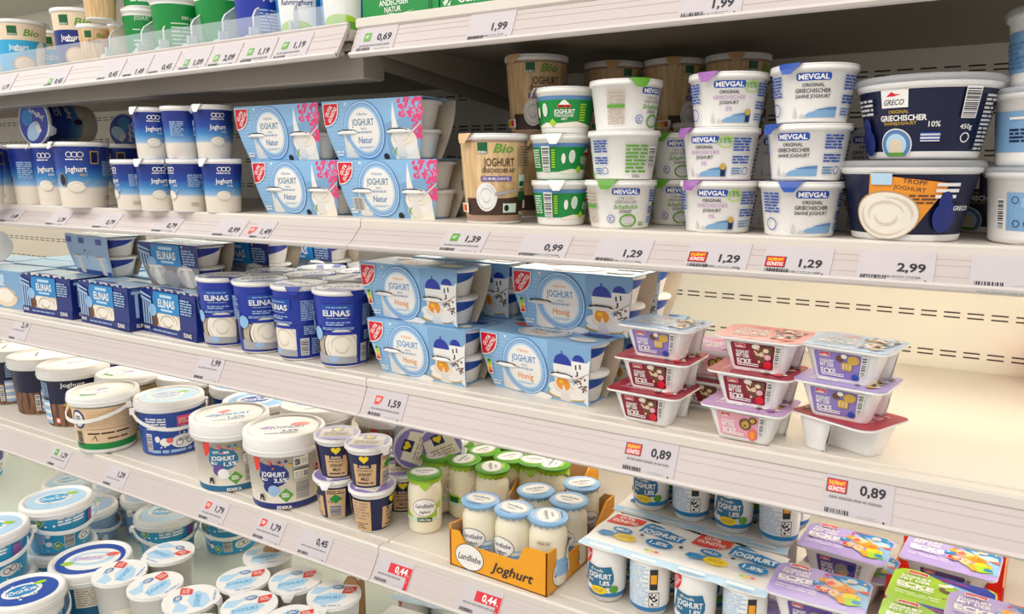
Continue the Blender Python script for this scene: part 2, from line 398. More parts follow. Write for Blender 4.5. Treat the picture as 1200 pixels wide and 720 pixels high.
# ---------------------------------------------------------------- price tags in the rails
def on_rail(px, py, key):
    yt, zt, yb, zb = RAILS[key]; d = ray(px, py); e = Vector((0, yb - yt, zb - zt)); n = Vector((1, 0, 0)).cross(e)
    t = (Vector((0, yt, zt)) - CAM).dot(n) / d.dot(n); p = CAM + d * t
    return p.x, ((p.y - yt) * (yb - yt) + (p.z - zt) * (zb - zt)) / e.length_squared
def price_tag(price, px, py, key, label, icon=None, w=.078, red=False, h=.0118, blank=False):
    x, v = on_rail(px, py, key); f = rail_fn(key); yt, zt, yb, zb = RAILS[key]; H = math.hypot(yb - yt, zb - zt)
    O = Vector(f(x, .5, 0))
    g = lambda u, q, off: tuple(Vector(f(x + u, .52 - q / H, off)) - O)     # u to the right, q up the rail, both in metres
    m = MB(); hh = H * .43; m.loft([[g(a, b, .0003) for a, b in ((-w * .72, -hh), (w * .3, -hh), (w * .3, hh * .88), (-w * .72, hh * .88))], [g(a, b, .0011) for a, b in ((-w * .72, -hh), (w * .3, -hh), (w * .3, hh * .88), (-w * .72, hh * .88))]], 'paper', 'paper', 'paper')
    A = Art(); q0 = (.52 - v) * H
    if not blank:
        if red:
            A.rect(-.028, q0 - .0085, .022, q0 + .0085, 'red'); A.rect(.014, -hh, .022, q0, 'red'); A.text(price, 0, q0, h * .95, 'white', bold=.03)
            A.dots(.016, -hh, .02, q0, 5, .0009, 'white')
        else: A.text(price, 0, q0, h, 'ink', bold=.028)
    if icon == 'green': A.rect(-.042, q0 - .006, -.028, q0 + .009, 'green2'); A.lines(-.039, q0 - .001, -.031, q0 + .005, 2, 'mint')
    if icon == 'red': A.poly([(-.044, q0 - .007), (-.044, q0 + .009), (-.028, q0 + .009), (-.029, q0), (-.035, q0 - .006)], 'red2'); A.lines(-.041, q0 - .001, -.032, q0 + .006, 3, 'white', seed=2)
    if icon == 'deal': A.rect(-.053, q0 - .0085, -.029, q0 + .0085, 'dbrown'); A.rect(-.052, q0 - .0078, -.03, q0 + .0078, 'red'); A.text('DAUERHAFT', -.041, q0 + .0035, .0045, 'yellow', w=.019, bold=.03); A.text('GÜNSTIG', -.041, q0 - .0038, .0052, 'white', w=.019, bold=.03)
    A.lines(-w * .62, q0 - h * 1.35, w * .2, q0 - h * 1.05, 1, 'grey', fill=.7, seed=int(px)); A.bars(-w * .66, -hh + .003, -w * .3, -hh + .0085, 'ink', n=12, back=None, seed=int(px)); A.lines(-w * .2, -hh + .003, w * .1, -hh + .0075, 2, 'lightgrey', seed=int(py))
    A.ell(w * .2, -hh + .003, .0013, .0013, 'ink', n=8)
    m.art(A, lambda u, q, off: g(u, q, .0011 + off), du=None)
    return single('price_tag', m, label, 'price tag', loc=O)
for a in (
 ('1,19', 7, 97, 'AL', 'white price tag reading 1,19 at the far left end of the top left rail'),
 ('0,45', 69, 91, 'AL', 'price tag reading 0,45 with a green square, second on the top left rail', 'green'),
 ('0,45', 133, 84, 'AL', 'price tag reading 0,45 without square below the tan pots, top left rail'),
 ('1,49', 164, 81, 'AL', 'faint price tag reading 1,49 on the top left rail below the green tubs'),
 ('0,45', 196, 76, 'AL', 'price tag reading 0,45 just left of the tag reading 1,09'),
 ('1,09', 233, 71, 'AL', 'price tag reading 1,09 with a green square on the top left rail', 'green'),
 ('2,09', 269, 66, 'AL', 'price tag with a green square between the tags 1,09 and 1,19', 'green'),
 ('1,19', 310, 59, 'AL', 'price tag reading 1,19 with green square, second from its rail end', 'green'),
 ('1,19', 352, 52, 'AL', 'price tag reading 1,19 with green square at the right end of its rail', 'green'),
 ('0,69', 451, 43, 'AR', 'price tag reading 0,69 with a green square under the big green carton', 'green'),
 ('1,99', 586, 31, 'AR', 'price tag reading 1,99 in the middle of the top right rail, without square'),
 ('1,99', 848, 4, 'AR', 'price tag reading 1,99 at the top edge of the picture'),
 ('1,49', 18, 254, 'BL', 'price tag reading 1,49 at the far left of the second rail'),
 ('1,39', 73, 258, 'BL', 'price tag reading 1,39 on the second rail left of two tags reading 0,79'),
 ('0,79', 130, 261, 'BL', 'left one of the two price tags reading 0,79 on the second rail'),
 ('0,79', 202, 265, 'BL', 'right one of the two price tags reading 0,79 on the second rail'),
 ('0,99', 275, 270, 'BL', 'price tag reading 0,99 under the left flowered four-packs on the second rail'),
 ('1,49', 312, 272, 'BL', 'price tag reading 1,49 with a red corner mark on the second rail', 'red', .05),
 ('1,39', 555, 281, 'BR', 'price tag reading 1,39 with a green square under the tan organic pots', 'green'),
 ('0,99', 649, 291, 'BR', 'price tag reading 0,99 under the stack of green tubs'),
 ('1,29', 742, 298, 'BR', 'plain price tag reading 1,29 under the sheep milk tubs'),
 ('1,29', 855, 304, 'BR', 'price tag reading 1,29 with red badge under the lilac-lidded tubs', 'deal'),
 ('1,29', 950, 310, 'BR', 'price tag reading 1,29 with red badge under the blue-lidded tubs', 'deal'),
 ('2,99', 1068, 315, 'BR', 'price tag reading 2,99 under the big navy tubs'),
 ('0,00', 1208, 335, 'BR', 'blank-looking price tag cut by the right picture edge on the second rail', None, .078, False, .0118, True),
 ('2,19', 30, 382, 'CL', 'price tag reading 2,19 at the far left of the third rail'),
 ('1,99', 254, 426, 'CL', 'price tag reading 1,99 under the tall blue pots'),
 ('1,59', 463, 474, 'CR', 'price tag reading 1,59 with a red corner mark under the honey four-packs', 'red'),
 ('0,89', 775, 533, 'CR', 'price tag reading 0,89 with a red badge under the left stacks of corner pots', 'deal'),
 ('0,89', 1023, 578, 'CR', 'price tag reading 0,89 with a red badge under the rightmost stack of corner pots', 'deal'),
 ('1,29', 76, 534, 'DL', 'price tag reading 1,29 with a green square under the beige handled bucket', 'green'),
 ('1,29', 143, 557, 'DL', 'price tag reading 1,29 without mark under the bright blue handled bucket'),
 ('1,79', 258, 598, 'DL', 'price tag reading 1,79 with a red mark under the petrol splash bucket', 'red'),
 ('1,79', 324, 619, 'DL', 'price tag reading 1,79 with a red mark under the navy splash bucket', 'red'),
 ('0,45', 378, 637, 'DL', 'price tag reading 0,45 under the small pots with yellow hearts'),
 ('0,44', 471, 670, 'DR', 'price tag with 0,44 on red under the single green-lidded jar', None, .078, True),
 ('0,44', 574, 704, 'DR', 'price tag with 0,44 on red under the orange jar carton', None, .078, True),
): price_tag(*a[:5], *a[5:])

# ================================================================ PRODUCT KINDS
def foil_lid(r, z, mat='foil', tab=None, tabmat=None, A=None, droop=.006, tabr=.35):
    m = MB(); m.lathe([(0, z + .0014), (r * .93, z + .0014), (r, z + .0016), (r + .0008, z + .0004), (r - .002, z - .002)], mat, 48)
    if tab is not None:
        # pull tab: a bent flap over the rim
        c0, w, k, t_ = tab, tabr, 6, MB()
        rows = []
        for j, (rr, zz) in enumerate(((r * .97, z + .0022), (r + .004, z + .002), (r + .007, z - droop), (r + .008, z - droop * 2.2))):
            ww = w * (1 - .24 * j); rows.append([(rr * math.sin(c0 + ww * (2 * i / k - 1)), -rr * math.cos(c0 + ww * (2 * i / k - 1)), zz) for i in range(k + 1)])
        for a, b in zip(rows, rows[1:]):
            i0 = len(t_.V); t_.V += a + b; n = len(a)
            for i in range(n - 1): t_.face([i0 + i, i0 + i + 1, i0 + n + i + 1, i0 + n + i], tabmat or mat, True)
        m.subs = [('pull_tab', t_)]
    if A: m.art(A, flat(z + .0016), du=None)
    return m
def tub_prof(rb, rt, h, rim, foot=.004): return [(0, .002), (rb * .86, .002), (rb * .92, 0), (rb, foot * .4), (rb + (rt - rb) * .05, foot), (rt, h - .007), (rim, h - .006), (rim, h - .001), (rt - .001, h)]
def tub(rb, rt, h, rim, mat='white', A=None, rref=None, foot=.004, seg=60, bands=None, du=.005):
    P = tub_prof(rb, rt, h, rim, foot); m = MB()
    if bands:
        # bands: [(height, material)...] bottom to top along the wall
        z0, z1 = P[4][1], P[5][1]; wall = [(rb + (rt - rb) * (.05 + .95 * (z - z0) / (z1 - z0)), z) for z, _ in bands]
        prof = P[:5] + wall + P[5:]; mats = [mat] * 4 + [b[1] for b in bands] + [bands[-1][1]] + [mat] * 3
        mats = [mat] * 4 + [b[1] for b in bands[:1]] + [b[1] for b in bands[1:]] + [mat] * 4
        m.lathe(prof, mats, seg)
    else: m.lathe(P, mat, seg)
    if A: m.art(A, cyl([P[4], P[5]], rref or (rb + rt) / 2), du)
    return m

# --- Greek 200 g tubs, three flavours
def mevgal(kind, tabmat, flav, side, inkc):
    A = Art(); y = .0
    A.rect(-.019, .0485, .019, .0575, 'blue', r=.003); A.text('MEVGAL', 0, .053, .0058, 'white', w=.033, bold=.03)
    A.text('ORIGINAL', 0, .0435, .004, 'ink', w=.024); 
    if kind == 'mevgal_sheep':
        A.text('ORIGINAL GRIECHISCHER', 0, .0435, .0042, 'white', w=.04); A.text('GRIECHISCHER', 0, .0385, .0036, 'grey', w=.03); A.text('Schafmilch', 0, .032, .006, 'green2', w=.034, shear=.3); A.text('JOGHURT', 0, .0255, .0042, 'ink', w=.018)
        A.ring(.004, .0125, .0125, .0095, .0024, 'green2'); A.ell(.004, .0125, .007, .0045, 'lightgrey'); A.ell(-.0022, .0155, .0028, .0022, 'lightgrey'); A.ell(-.021, .015, .0055, .0055, 'blue'); A.ell(-.021, .015, .0045, .0045, 'white'); A.lines(-.024, .012, -.018, .018, 3, 'blue')
        A.lines(.02, .005, .03, .011, 2, 'green2')
    else:
        A.text('GRIECHISCHER', 0, .037, .0046, inkc, w=.04); A.text('JOGHURT' if kind == 'mevgal_light' else 'SAHNE JOGHURT', 0, .0305, .0042, 'ink', w=.024 if kind == 'mevgal_light' else .04)
        if kind == 'mevgal_light': A.text('0%', .0, .023, .005, 'lilac')
        A.poly([(-.012, .006), (.03, .006), (.03, .015), (.012, .0155), (-.004, .0115)], 'pblue'); A.poly([(.002, .0145), (.03, .0145), (.03, .0185), (.018, .0175), (.01, .016)], 'steel')
        A.poly([(-.024, .006), (-.021, .019), (-.018, .006)], 'lightgrey'); A.poly([(-.016, .006), (-.012, .011), (-.006, .006)], 'lightgrey')
        if kind == 'mevgal_light':
            A.text('15%', .027, .052, .0065, 'green2', w=.013, bold=.03); A.ring(.027, .05, .0095, .0075, .0012, 'lime')
            A.rect(.022, .006, .028, .02, 'navy2'); A.ell(.025, .0185, .004, .004, 'gold')
    # side panels: fine print, round stamp, bar code, nutrition table
    A.lines(.036, .038, .06, .056, 5, 'blue', seed=4); A.lines(.036, .022, .06, .033, 3, 'blue', seed=6); A.lines(.036, .008, .05, .018, 3, 'steel', seed=8); A.ring(.056, .013, .005, .005, .001, 'blue')
    if side == 'green':
        A.rect(-.066, .03, -.042, .0345, 'green2'); A.lines(-.066, .008, -.042, .03, 8, 'shade2', seed=9); A.lines(-.066, .036, -.042, .055, 4, 'shade2', seed=10)
    else:
        A.lines(-.062, .03, -.038, .056, 7, 'blue', seed=9); A.ring(-.05, .016, .008, .008, .0012, 'blue')
    A.lines(.085, .01, .115, .05, 8, 'green2' if side == 'green' else 'steel', seed=12); A.bars(.118, .018, .13, .045, n=14, vert=False); A.text('200g', .1, .006, .004, 'ink')
    lid = Art(); lid.ell(0, 0, .044, .044, 'white'); lid.ring(0, 0, .04, .04, .004, tabmat); lid.text('MEVGAL', 0, 0, .009, 'blue', w=.05, bold=.03)
    proto(kind, 'yoghurt_tub', 'yoghurt tub', [('tub', tub(.041, .049, .067, .052, 'white', A, .045)), ('lid', foil_lid(.0515, .067, 'foil', -.55, tabmat, lid, .005))])
mevgal('mevgal_sheep', 'green2', 'Schafmilch', 'green', 'ink')
mevgal('mevgal_light', 'purple', '0', 'violet', 'lilac')
mevgal('mevgal_cream', 'blue', 'Sahne', 'blue', 'ink')

# --- big navy tub with clear lid
A = Art(); zz = .012
A.rect(-.042, .058, -.013, .078, 'white'); A.text('GRECO', -.028, .064, .006, 'ink', w=.022, shear=.35); A.poly([(-.036, .0705), (-.03, .0755), (-.026, .073), (-.02, .0725), (-.028, .0705)], 'red')
A.text('ORIGINAL', -.023, .0535, .0036, 'gold', w=.022); A.text('GRIECHISCHER', -.019, .0465, .006, 'white', w=.05, bold=.03); A.text('SAHNEJOGHURT', -.022, .0405, .0034, 'gold', w=.036); A.text('10%', .014, .039, .006, 'white', w=.012)
A.ell(-.026, .0165, .0185, .0185, 'white'); A.ell(-.026, .0165, .0172, .0172, 'steel'); A.ell(-.026, .0165, .0125, .0125, 'sky2'); A.poly([(-.034, .007), (-.033, .02), (-.026, .024), (-.019, .02), (-.018, .007)], 'beige'); A.rect(-.036, .004, -.016, .008, 'green2')
A.rect(.001, .02, .021, .03, 'white'); [A.rect(.001, .0212 + .0036 * k, .021, .0228 + .0036 * k, 'blue') for k in range(3)]
A.bars(.04, .046, .055, .078, n=16, vert=False); A.text('450g', .047, .036, .005, 'white'); A.ring(.048, .024, .0055, .0055, .0012, 'white'); A.lines(.064, .01, .082, .072, 14, 'lightgrey', seed=21); A.lines(-.078, .05, -.052, .07, 4, 'lightgrey', seed=22)
A.ell(-.066, .02, .013, .016, 'navy'); A.ell(-.066, .036, .008, .012, 'navy')
A2u = .17   # second face, round the back
A.poly([(A2u - .03, .016), (A2u - .024, .078), (A2u + .052, .068), (A2u + .022, .016)], 'orange'); A.text('JOGHURT', A2u + .014, .068 - .006, .0045, 'brown', w=.03, rot=-.15); A.text('TROPF', A2u + .018, .0695, .005, 'brown', w=.022, rot=-.15); A.lines(A2u + .014, .044, A2u + .04, .056, 3, 'brown', seed=4)
A.ell(A2u - .008, .031, .0345, .0285, 'tan2'); A.swirl(A2u - .008, .0305, .033, .027, 'yog', 'shade'); A.lines(A2u + .038, .05, A2u + .062, .07, 3, 'white', seed=24); A.ell(A2u + .052, .03, .013, .018, 'navy'); A.ell(A2u + .05, .048, .007, .011, 'navy'); A.rect(A2u - .022, .066, A2u - .002, .08, 'sky2'); A.text('GRECO', A2u + .07, .04, .005, 'white', w=.02)
m = tub(.058, .074, .086, .077, 'white', A, .066, bands=[(.009, 'white'), (.078, 'midnight')], du=.006)
l = MB(); l.lathe([(0, .0905), (.068, .0905), (.07, .0935), (.078, .0935), (.081, .090), (.081, .086), (.0785, .082)], 'clear', 60)
lt = MB(); lt.lathe([(0, .0862), (.0745, .0862)], 'navy', 48)
A = Art(); A.ell(0, 0, .07, .07, 'midnight'); A.text('GRECO', 0, .01, .016, 'white', w=.07, shear=.3); lt.art(A, flat(.0862), du=None)
proto('greco', 'yoghurt_tub', 'yoghurt tub', [('tub', m), ('foil_seal', lt), ('lid', l)])

# --- pale blue tub at the right edge
A = Art(); A.rect(-.12, .016, .12, .06, 'pblue')
A.text('GRIECHISCHER', -.022, .048, .006, 'ink', w=.034, bold=.02); A.text('JOGHURT', -.026, .0395, .006, 'ink', w=.026, bold=.02); A.ring(-.03, .022, .012, .011, .0012, 'navy'); A.ring(-.014, .026, .012, .013, .0012, 'navy')
A.lines(.03, .026, .07, .042, 4, 'navy2', seed=3); A.lines(.03, .05, .07, .055, 1, 'white', seed=6); A.lines(-.11, .02, -.06, .05, 6, 'steel', seed=5)
m = tub(.06, .066, .08, .069, 'white', A, .063, foot=.008)
l = MB(); l.lathe([(0, .083), (.061, .083), (.063, .086), (.069, .086), (.0715, .083), (.0715, .077), (.0695, .075)], 'clear', 56); lt = MB(); lt.lathe([(0, .0802), (.066, .0802)], 'sky2', 40)
proto('paletub', 'yoghurt_tub', 'yoghurt tub', [('tub', m), ('foil_seal', lt), ('lid', l)])
A = Art(); A.rect(-.03, .016, .03, .058, 'pblue'); A.bars(-.042, .018, -.034, .05, n=14, vert=False, back='white'); A.ring(-.02, .05, .004, .004, .0008, 'navy'); A.lines(-.013, .042, .024, .052, 5, 'sky2', seed=4); A.ring(-.018, .024, .004, .004, .0009, 'navy'); A.ring(-.006, .024, .004, .004, .0009, 'navy')
l2 = MB(); l2.lathe([(0, .083), (.061, .083), (.063, .086), (.069, .086), (.0715, .083), (.0715, .077), (.0695, .075)], 'clear', 56)
lt2 = MB(); lt2.lathe([(0, .0802), (.066, .0802)], 'sky2', 40)
proto('paletub_back', 'yoghurt_tub', 'yoghurt tub', [('tub', tub(.06, .066, .08, .069, 'white', A, .063, foot=.008)), ('foil_seal', lt2), ('lid', l2)])

# --- tan organic 400 g pot
def bio_art(A, u):
    A.rect(u - .034, .107, u - .019, .124, 'dgreen'); A.text('EDEKA', u - .0265, .1095, .0035, 'white', w=.0135, bold=.03); A.text('Bio', u + .004, .1155, .013, 'green2', w=.03, shear=.25, bold=.02)
    A.text('JOGHURT', u - .002, .0945, .012, 'dbrown', w=.046, bold=.012); A.text('GRIECHISCHER ART', u - .002, .082, .0062, 'dbrown', w=.052); A.rect(u - .03, .066, u + .018, .0735, 'violet'); A.text('10% IM MILCHANTEIL', u - .006, .0698, .0042, 'white', w=.042)
    A.rect(u - .044, .0, u + .05, .002, 'dbrown'); A.poly([(u - .06, .014), (u + .05, .014), (u + .05, .038), (u + .03, .042), (u + .01, .04), (u - .06, .04)], 'dbrown'); A.swirl(u - .022, .042, .017, .022, 'white', 'lightgrey'); A.spoon(u + .026, .052, u - .008, .046, .0025)
    A.rect(u + .004, .018, u + .028, .032, 'mint'); A.ell(u + .01, .025, .004, .005, 'black'); A.text('400g', u + .042, .017, .005, 'white')
    A.ring(u + .014, .06, .012, .006, .0012, 'tan2'); A.rect(u + .03, .056, u + .046, .076, 'mint'); A.rect(u + .032, .058, u + .044, .066, 'dgreen'); A.lines(u + .028, .088, u + .066, .12, 8, 'tanband', seed=3); A.rect(u + .031, .036, u + .05, .05, 'dgreen')
    return A
A = Art(); bio_art(A, 0); u = -.085
A.rect(u - .012, .05, u + .004, .068, 'dgreen'); A.bars(u - .05, .08, u - .04, .12, n=20, vert=False, back=None); A.rect(u - .01, .018, u + .03, .032, 'white'); [A.rect(u - .008 + k * .0068, .02, u - .002 + k * .0068, .03, c) for k, c in enumerate(('green', 'lime', 'yellow', 'orange', 'red'))]
m = tub(.043, .053, .136, .0555, 'white', A, .048, bands=[(.0125, 'tanband'), (.0126, 'lightwood'), (.124, 'lightwood'), (.1241, 'tanband'), (.128, 'tanband')])
lid = Art(); lid.ell(0, 0, .049, .049, 'tan'); lid.text('Bio', 0, 0, .025, 'green2', shear=.2)
proto('bio', 'yoghurt_pot', 'yoghurt pot', [('pot', m), ('lid', foil_lid(.055, .136, 'foil', -1.1, 'tan', lid))])

# --- green mountain tub
A = Art(); A.rect(-.21, .0125, .21, .049, 'green'); A.rect(-.21, .049, .21, .0545, 'steel'); A.poly([(-.05, .0125), (-.03, .017), (-.006, .0155), (.02, .018), (.05, .013), (.05, .010), (-.05, .010)], 'yog')
A.poly([(-.008, .0405), (-.002, .047), (.001, .0485), (.004, .0465), (.01, .0405)], 'white'); A.rect(-.009, .0375, .011, .0415, 'red2'); A.lines(-.007, .038, .009, .041, 1, 'black', seed=3)
A.text('JOGHURT', .001, .032, .0062, 'white', w=.031, bold=.025); A.text('GRIECHISCHER', .001, .0262, .0036, 'white', w=.028); A.text('ART', .001, .0215, .0036, 'white'); A.ell(-.03, .035, .005, .0095, 'white'); A.ell(-.03, .035, .004, .008, 'mint'); A.poly([(-.023, .0165), (-.017, .0225), (-.011, .0165), (-.017, .0105)], 'lime'); A.lines(.024, .018, .034, .044, 7, 'lime', seed=2)
A.bars(-.075, .014, -.064, .049, n=14, vert=False); A.lines(-.095, .018, -.08, .046, 8, 'mint', seed=8); A.lines(-.06, .018, -.055, .046, 8, 'lime', seed=9); A.ell(-.043, .032, .003, .0075, 'white'); 
lid = Art(); lid.ell(0, 0, .04, .04, 'green'); lid.text('JOGHURT', 0, 0, .009, 'white', w=.05, bold=.02)
proto('berg', 'yoghurt_tub', 'yoghurt tub', [('tub', tub(.035, .0435, .066, .0455, 'white', A, .04)), ('lid', foil_lid(.045, .066, 'foil', -1.4, 'foil', lid))])

# --- dark blue pot with a spoonful of yoghurt, two sizes
def spoonpot(kind, rb, rt, h, rim, big):
    k = h / .103; kk = rb / .032; A = Art(); y = lambda v: v * k
    for q in range(3):
        A.ring((-.0072 + .0072 * q) * kk, y(.0845), .0046 * kk, y(.0045), .0014, 'white', n=16)
    A.lines(-.013 * kk, y(.0755), .013 * kk, y(.0785), 1, 'white', seed=2); A.text('Joghurt', -.001, y(.062), y(.0088), 'white', w=.03 * kk, bold=.02); A.text('3,5%' if not big else 'MILD', .01 * kk, y(.0528), y(.0034), 'white' if not big else 'tan', w=.01 * kk)
    A.ell(-.002 * kk, y(.0335), .0135 * kk, y(.0095), 'shade'); A.swirl(-.002 * kk, y(.0345), .013 * kk, y(.0085), 'yog', 'shade'); A.spoon(.018 * kk, y(.046), .009 * kk, y(.036), .0015)
    if big: A.rect(.028, y(.07), .044, y(.09), 'gold'); A.rect(.0295, y(.0715), .0425, y(.0885), 'navy2'); A.ell(-.03, y(.045), .008, y(.01), 'navy2'); A.ring(-.03, y(.045), .008, y(.01), .001, 'gold')
    A.lines(.036 * kk, y(.05), .06 * kk, y(.075), 9, 'paleblue', seed=3); A.lines(-.075 * kk, y(.045), -.05 * kk, y(.075), 9, 'paleblue', seed=5); A.lines(.04 * kk, y(.012), .055 * kk, y(.02), 2, 'shade2', seed=5)
    mat = f'ramp:{h}:.0=E9DDCB,.30=EADFCF,.34=8FB6D8,.47=3F86C0,.62=1F4499,.8=1B2F80'
    mb = tub(rb, rt, h, rim, 'white', A, (rb + rt) / 2, bands=[(.005, mat), (h - .008, mat)])
    lid = Art(); lid.ell(0, 0, rim * .93, rim * .93, 'royal'); lid.ell(-.3 * rim, .25 * rim, rim * .35, rim * .5, 'sky2'); lid.ell(.4 * rim, .2 * rim, rim * .35, rim * .4, 'teal'); lid.text('Joghurt', .1 * rim, -.35 * rim, .2 * rim, 'white', w=rim, bold=.02, rot=.5); lid.rect(-.6 * rim, -.2 * rim, -.2 * rim, .05 * rim, 'white')
    proto(kind, 'yoghurt_pot', 'yoghurt pot', [('pot', mb), ('lid', foil_lid(rim - .0005, h, 'foil', -1.0, 'foil', lid))])
spoonpot('spoon_small', .032, .0385, .103, .0405, False)
spoonpot('spoon_big', .046, .056, .142, .0585, True)
spoonpot('spoon_mid', .040, .049, .142, .051, False)

# --- four-pack: printed card sleeve round two tiers of cups
def sleeve_pack(kind, base, A, topA, cupmat, flap, inside='shade', name='yoghurt_multipack', hz=.1, toplift=0):
    wt, wb, dt, db = .112, .0925, .048, .03
    def fr(u, v, off):
        t = v / hz; k = t; return (u, -(db + (dt - db) * math.sin(k * PI / 2)) - off, v)
    out = []
    n = 8
    for i in range(n + 1):
        t = i / n; out.append(((wb + (wt - wb) * math.sin(t * PI / 2)), t * hz))
    outline = [(-x, z) for x, z in out][::-1] + out     # left edge down, right edge up
    m = MB()
    # front: strip rows
    for i in range(n):
        (x0, z0), (x1, z1) = out[i], out[i + 1]; b = len(m.V)
        m.V += [fr(-x0, z0, 0), fr(x0, z0, 0), fr(x1, z1, 0), fr(-x1, z1, 0)]; m.face([b, b + 1, b + 2, b + 3], base)
        b = len(m.V); m.V += [fr(-x0, z0, -.0007), fr(x0, z0, -.0007), fr(x1, z1, -.0007), fr(-x1, z1, -.0007)]; m.face([b + 3, b + 2, b + 1, b], inside)
        b = len(m.V); bk = lambda x, z, o: (x, -fr(x, z, 0)[1] + o, z)   # back panel, plain card inside
        m.V += [bk(-x0, z0, 0), bk(x0 * 1.0, z0, 0), bk(x1, z1, 0), bk(-x1, z1, 0)]; m.face([b, b + 1, b + 2, b + 3], inside)
        b = len(m.V); m.V += [bk(-x0, z0, .0008), bk(x0, z0, .0008), bk(x1, z1, .0008), bk(-x1, z1, .0008)]; m.face([b + 3, b + 2, b + 1, b], base)
    m.box(-wt, wt, -dt, dt, hz, hz + .0008, base); m.box(-wb, wb, -db, db, 0, .0008, base)
    m.art(A, fr, du=None, dv=.008, e=.00005)
    if topA: m.art(topA, lambda u, v, off: (u, v, hz + .0008 + off), du=None)
    parts = [('sleeve', m)]
    for tz in (.0012, .0502):
        for cx in (-.0565, .0565):
            c = MB(); T = lambda p, cx=cx, tz=tz: Vector((p.x + cx, p.y * .93, p.z + tz))
            c.lathe([(0, 0), (.033, 0), (.0365, .003), (.0455, .040), (.0465, .042)], cupmat, 36, T); c.lathe([(.0465, .042), (.0515, .0425), (.0518, .0465), (.046, .048)], 'white', 36, T); l = MB(); l.lathe([(0, .0484), (.0505, .0482), (.0515, .047)], 'foil', 36, T); c.subs = [('foil_lid', l)]
            if flap:
                Af = Art(); Af.poly([(-.044, .047), (.03, .047), (.02, .036), (.0, .030), (-.044, .020)], flap); c.art(Af, lambda u, v, off, cx=cx, tz=tz: ((.0475 - (.047 - v) * .22 + off) * math.sin(u / .046 + PI / 2) + cx, -.93 * (.0475 - (.047 - v) * .22 + off) * math.cos(u / .046 + PI / 2), v + tz), .006)
            parts.append(('cup', c))
    proto(kind, name, 'yoghurt multipack', parts)
def greek_front(flav):
    A = Art(); honey = flav == 'Honig'
    for k in range(14): A.rect(-.104 + .006 * (13 - k) / 13, .006 + k * .0065, -.03, .0066 + k * .0065, 'sky2', 1)
    # scene at right
    if honey:
        A.poly([(.03, .03), (.1, .0), (.112, .1), (.03, .1)], 'pblue', 2); A.rect(.042, .03, .074, .066, 'white'); A.ell(.058, .066, .0165, .0165, 'royal'); A.ell(.058, .084, .0015, .004, 'royal'); A.rect(.04, .03, .076, .065, 'white'); A.rect(.078, .044, .1, .075, 'white'); A.ell(.089, .075, .011, .01, 'royal'); A.rect(.076, .042, .104, .074, 'white')
        for x, z in ((.082, .06), (.09, .062), (.084, .05)): A.rect(x, z, x + .0028, z + .008, 'ink')
        A.rect(.047, .036, .05, .052, 'brown'); A.rect(.06, .04, .063, .05, 'gold'); A.poly([(.07, .028), (.098, .0), (.111, .08), (.1, .07), (.098, .05)], 'white'); A.dots(.078, .02, .1, .05, 46, .0014, 'brown', 3); A.poly([(.072, .037), (.106, .056), (.106, .058), (.072, .039)], 'shade2')
        A.ell(.058, .024, .032, .012, 'white'); A.ell(.058, .012, .036, .008, 'gold'); A.ell(.06, .014, .034, .0075, 'white'); A.swirl(.056, .026, .021, .011, 'yog', 'shade'); A.ell(.056, .032, .013, .011, 'orange'); A.ell(.053, .036, .004, .003, 'yellow'); A.ell(.0, .004, .03, .006, 'white'); A.ell(-.045, .008, .018, .006, 'white')
    else:
        A.poly([(.03, .0), (.0925, .0), (.112, .1), (.03, .1)], 'sky', 2); A.poly([(.03, .0), (.0925, .0), (.108, .075), (.03, .06)], 'pblue'); A.poly([(.042, .03), (.046, .07), (.05, .096), (.054, .07), (.062, .03)], 'white'); A.rect(.042, .0, .093, .03, 'yog'); A.dots(.062, .068, .112, .099, 90, .0026, 'pink', 4); A.dots(.088, .034, .108, .07, 55, .0026, 'pink', 6); A.dots(.07, .07, .11, .098, 22, .0014, 'rose', 8)
        A.ell(.066, .03, .028, .022, 'white'); A.swirl(.066, .036, .026, .014, 'yog', 'shade'); A.spoon(.108, .06, .076, .038, .0022, 'lightgrey'); A.diamond(.05, .012, .011); A.ell(.022, .004, .006, .006, 'black')
    A.badge(-.108, .097, .036, .04, mat='red')

    cx, cz, a, b = -.018, .05, .046, .049
    A.ell(cx, cz, a, b, 'oval'); A.ell(cx, cz, a - .0014, b - .0014, 'sky2'); A.ring(cx, cz, a - .004, b - .004, .0016, 'oval'); A.ring(cx, cz, a - .008, b - .008, .0012, 'oval')
    vs = []; fs = []
    for k in range(56):
        t = 2 * PI * k / 56; x, z = cx + (a - .0067) * math.cos(t), cz + (b - .0067) * math.sin(t); q = len(vs); vs += [(x - .0008, z - .0008), (x + .0008, z - .0008), (x + .0008, z + .0008), (x - .0008, z + .0008)]; fs.append((q, q + 1, q + 2, q + 3))
    A.add(vs, fs, 'oval'); A.ell(cx, cz, a - .0125, b - .0125, 'white')
    A.text('4 Becher', cx, .0765, .0045, 'orange' if honey else 'steel', w=.025, shear=.25); A.text('JOGHURT', cx, .063, .011, 'petrol' if not honey else 'teal', w=.05, bold=.012); A.text('NACH', cx, .052, .003, 'steel'); A.text('GRIECHISCHER ART', cx, .046, .0036, 'steel', w=.036); A.text(flav, cx, .033, .0105, 'orange' if honey else 'steel', w=.033, shear=.2, bold=.012); A.lines(cx - .017, .018, cx + .017, .0225, 2, 'sky', seed=4)
    if honey:
        A.rect(-.099, .024, -.088, .052, 'white'); [A.rect(-.0975, .0255 + k * .0052, -.0895, .0305 + k * .0052, c) for k, c in enumerate(('red', 'orange', 'yellow', 'lime', 'green'))]
    A.lines(-.09, .006, -.074, .016, 2, 'white', seed=7)
    for x in (-.0565, .0565): A.ell(x, .0482, .0215, .0034, 'black')  # shade inside the rim slots, painted as black ellipses on the sleeve
    return A
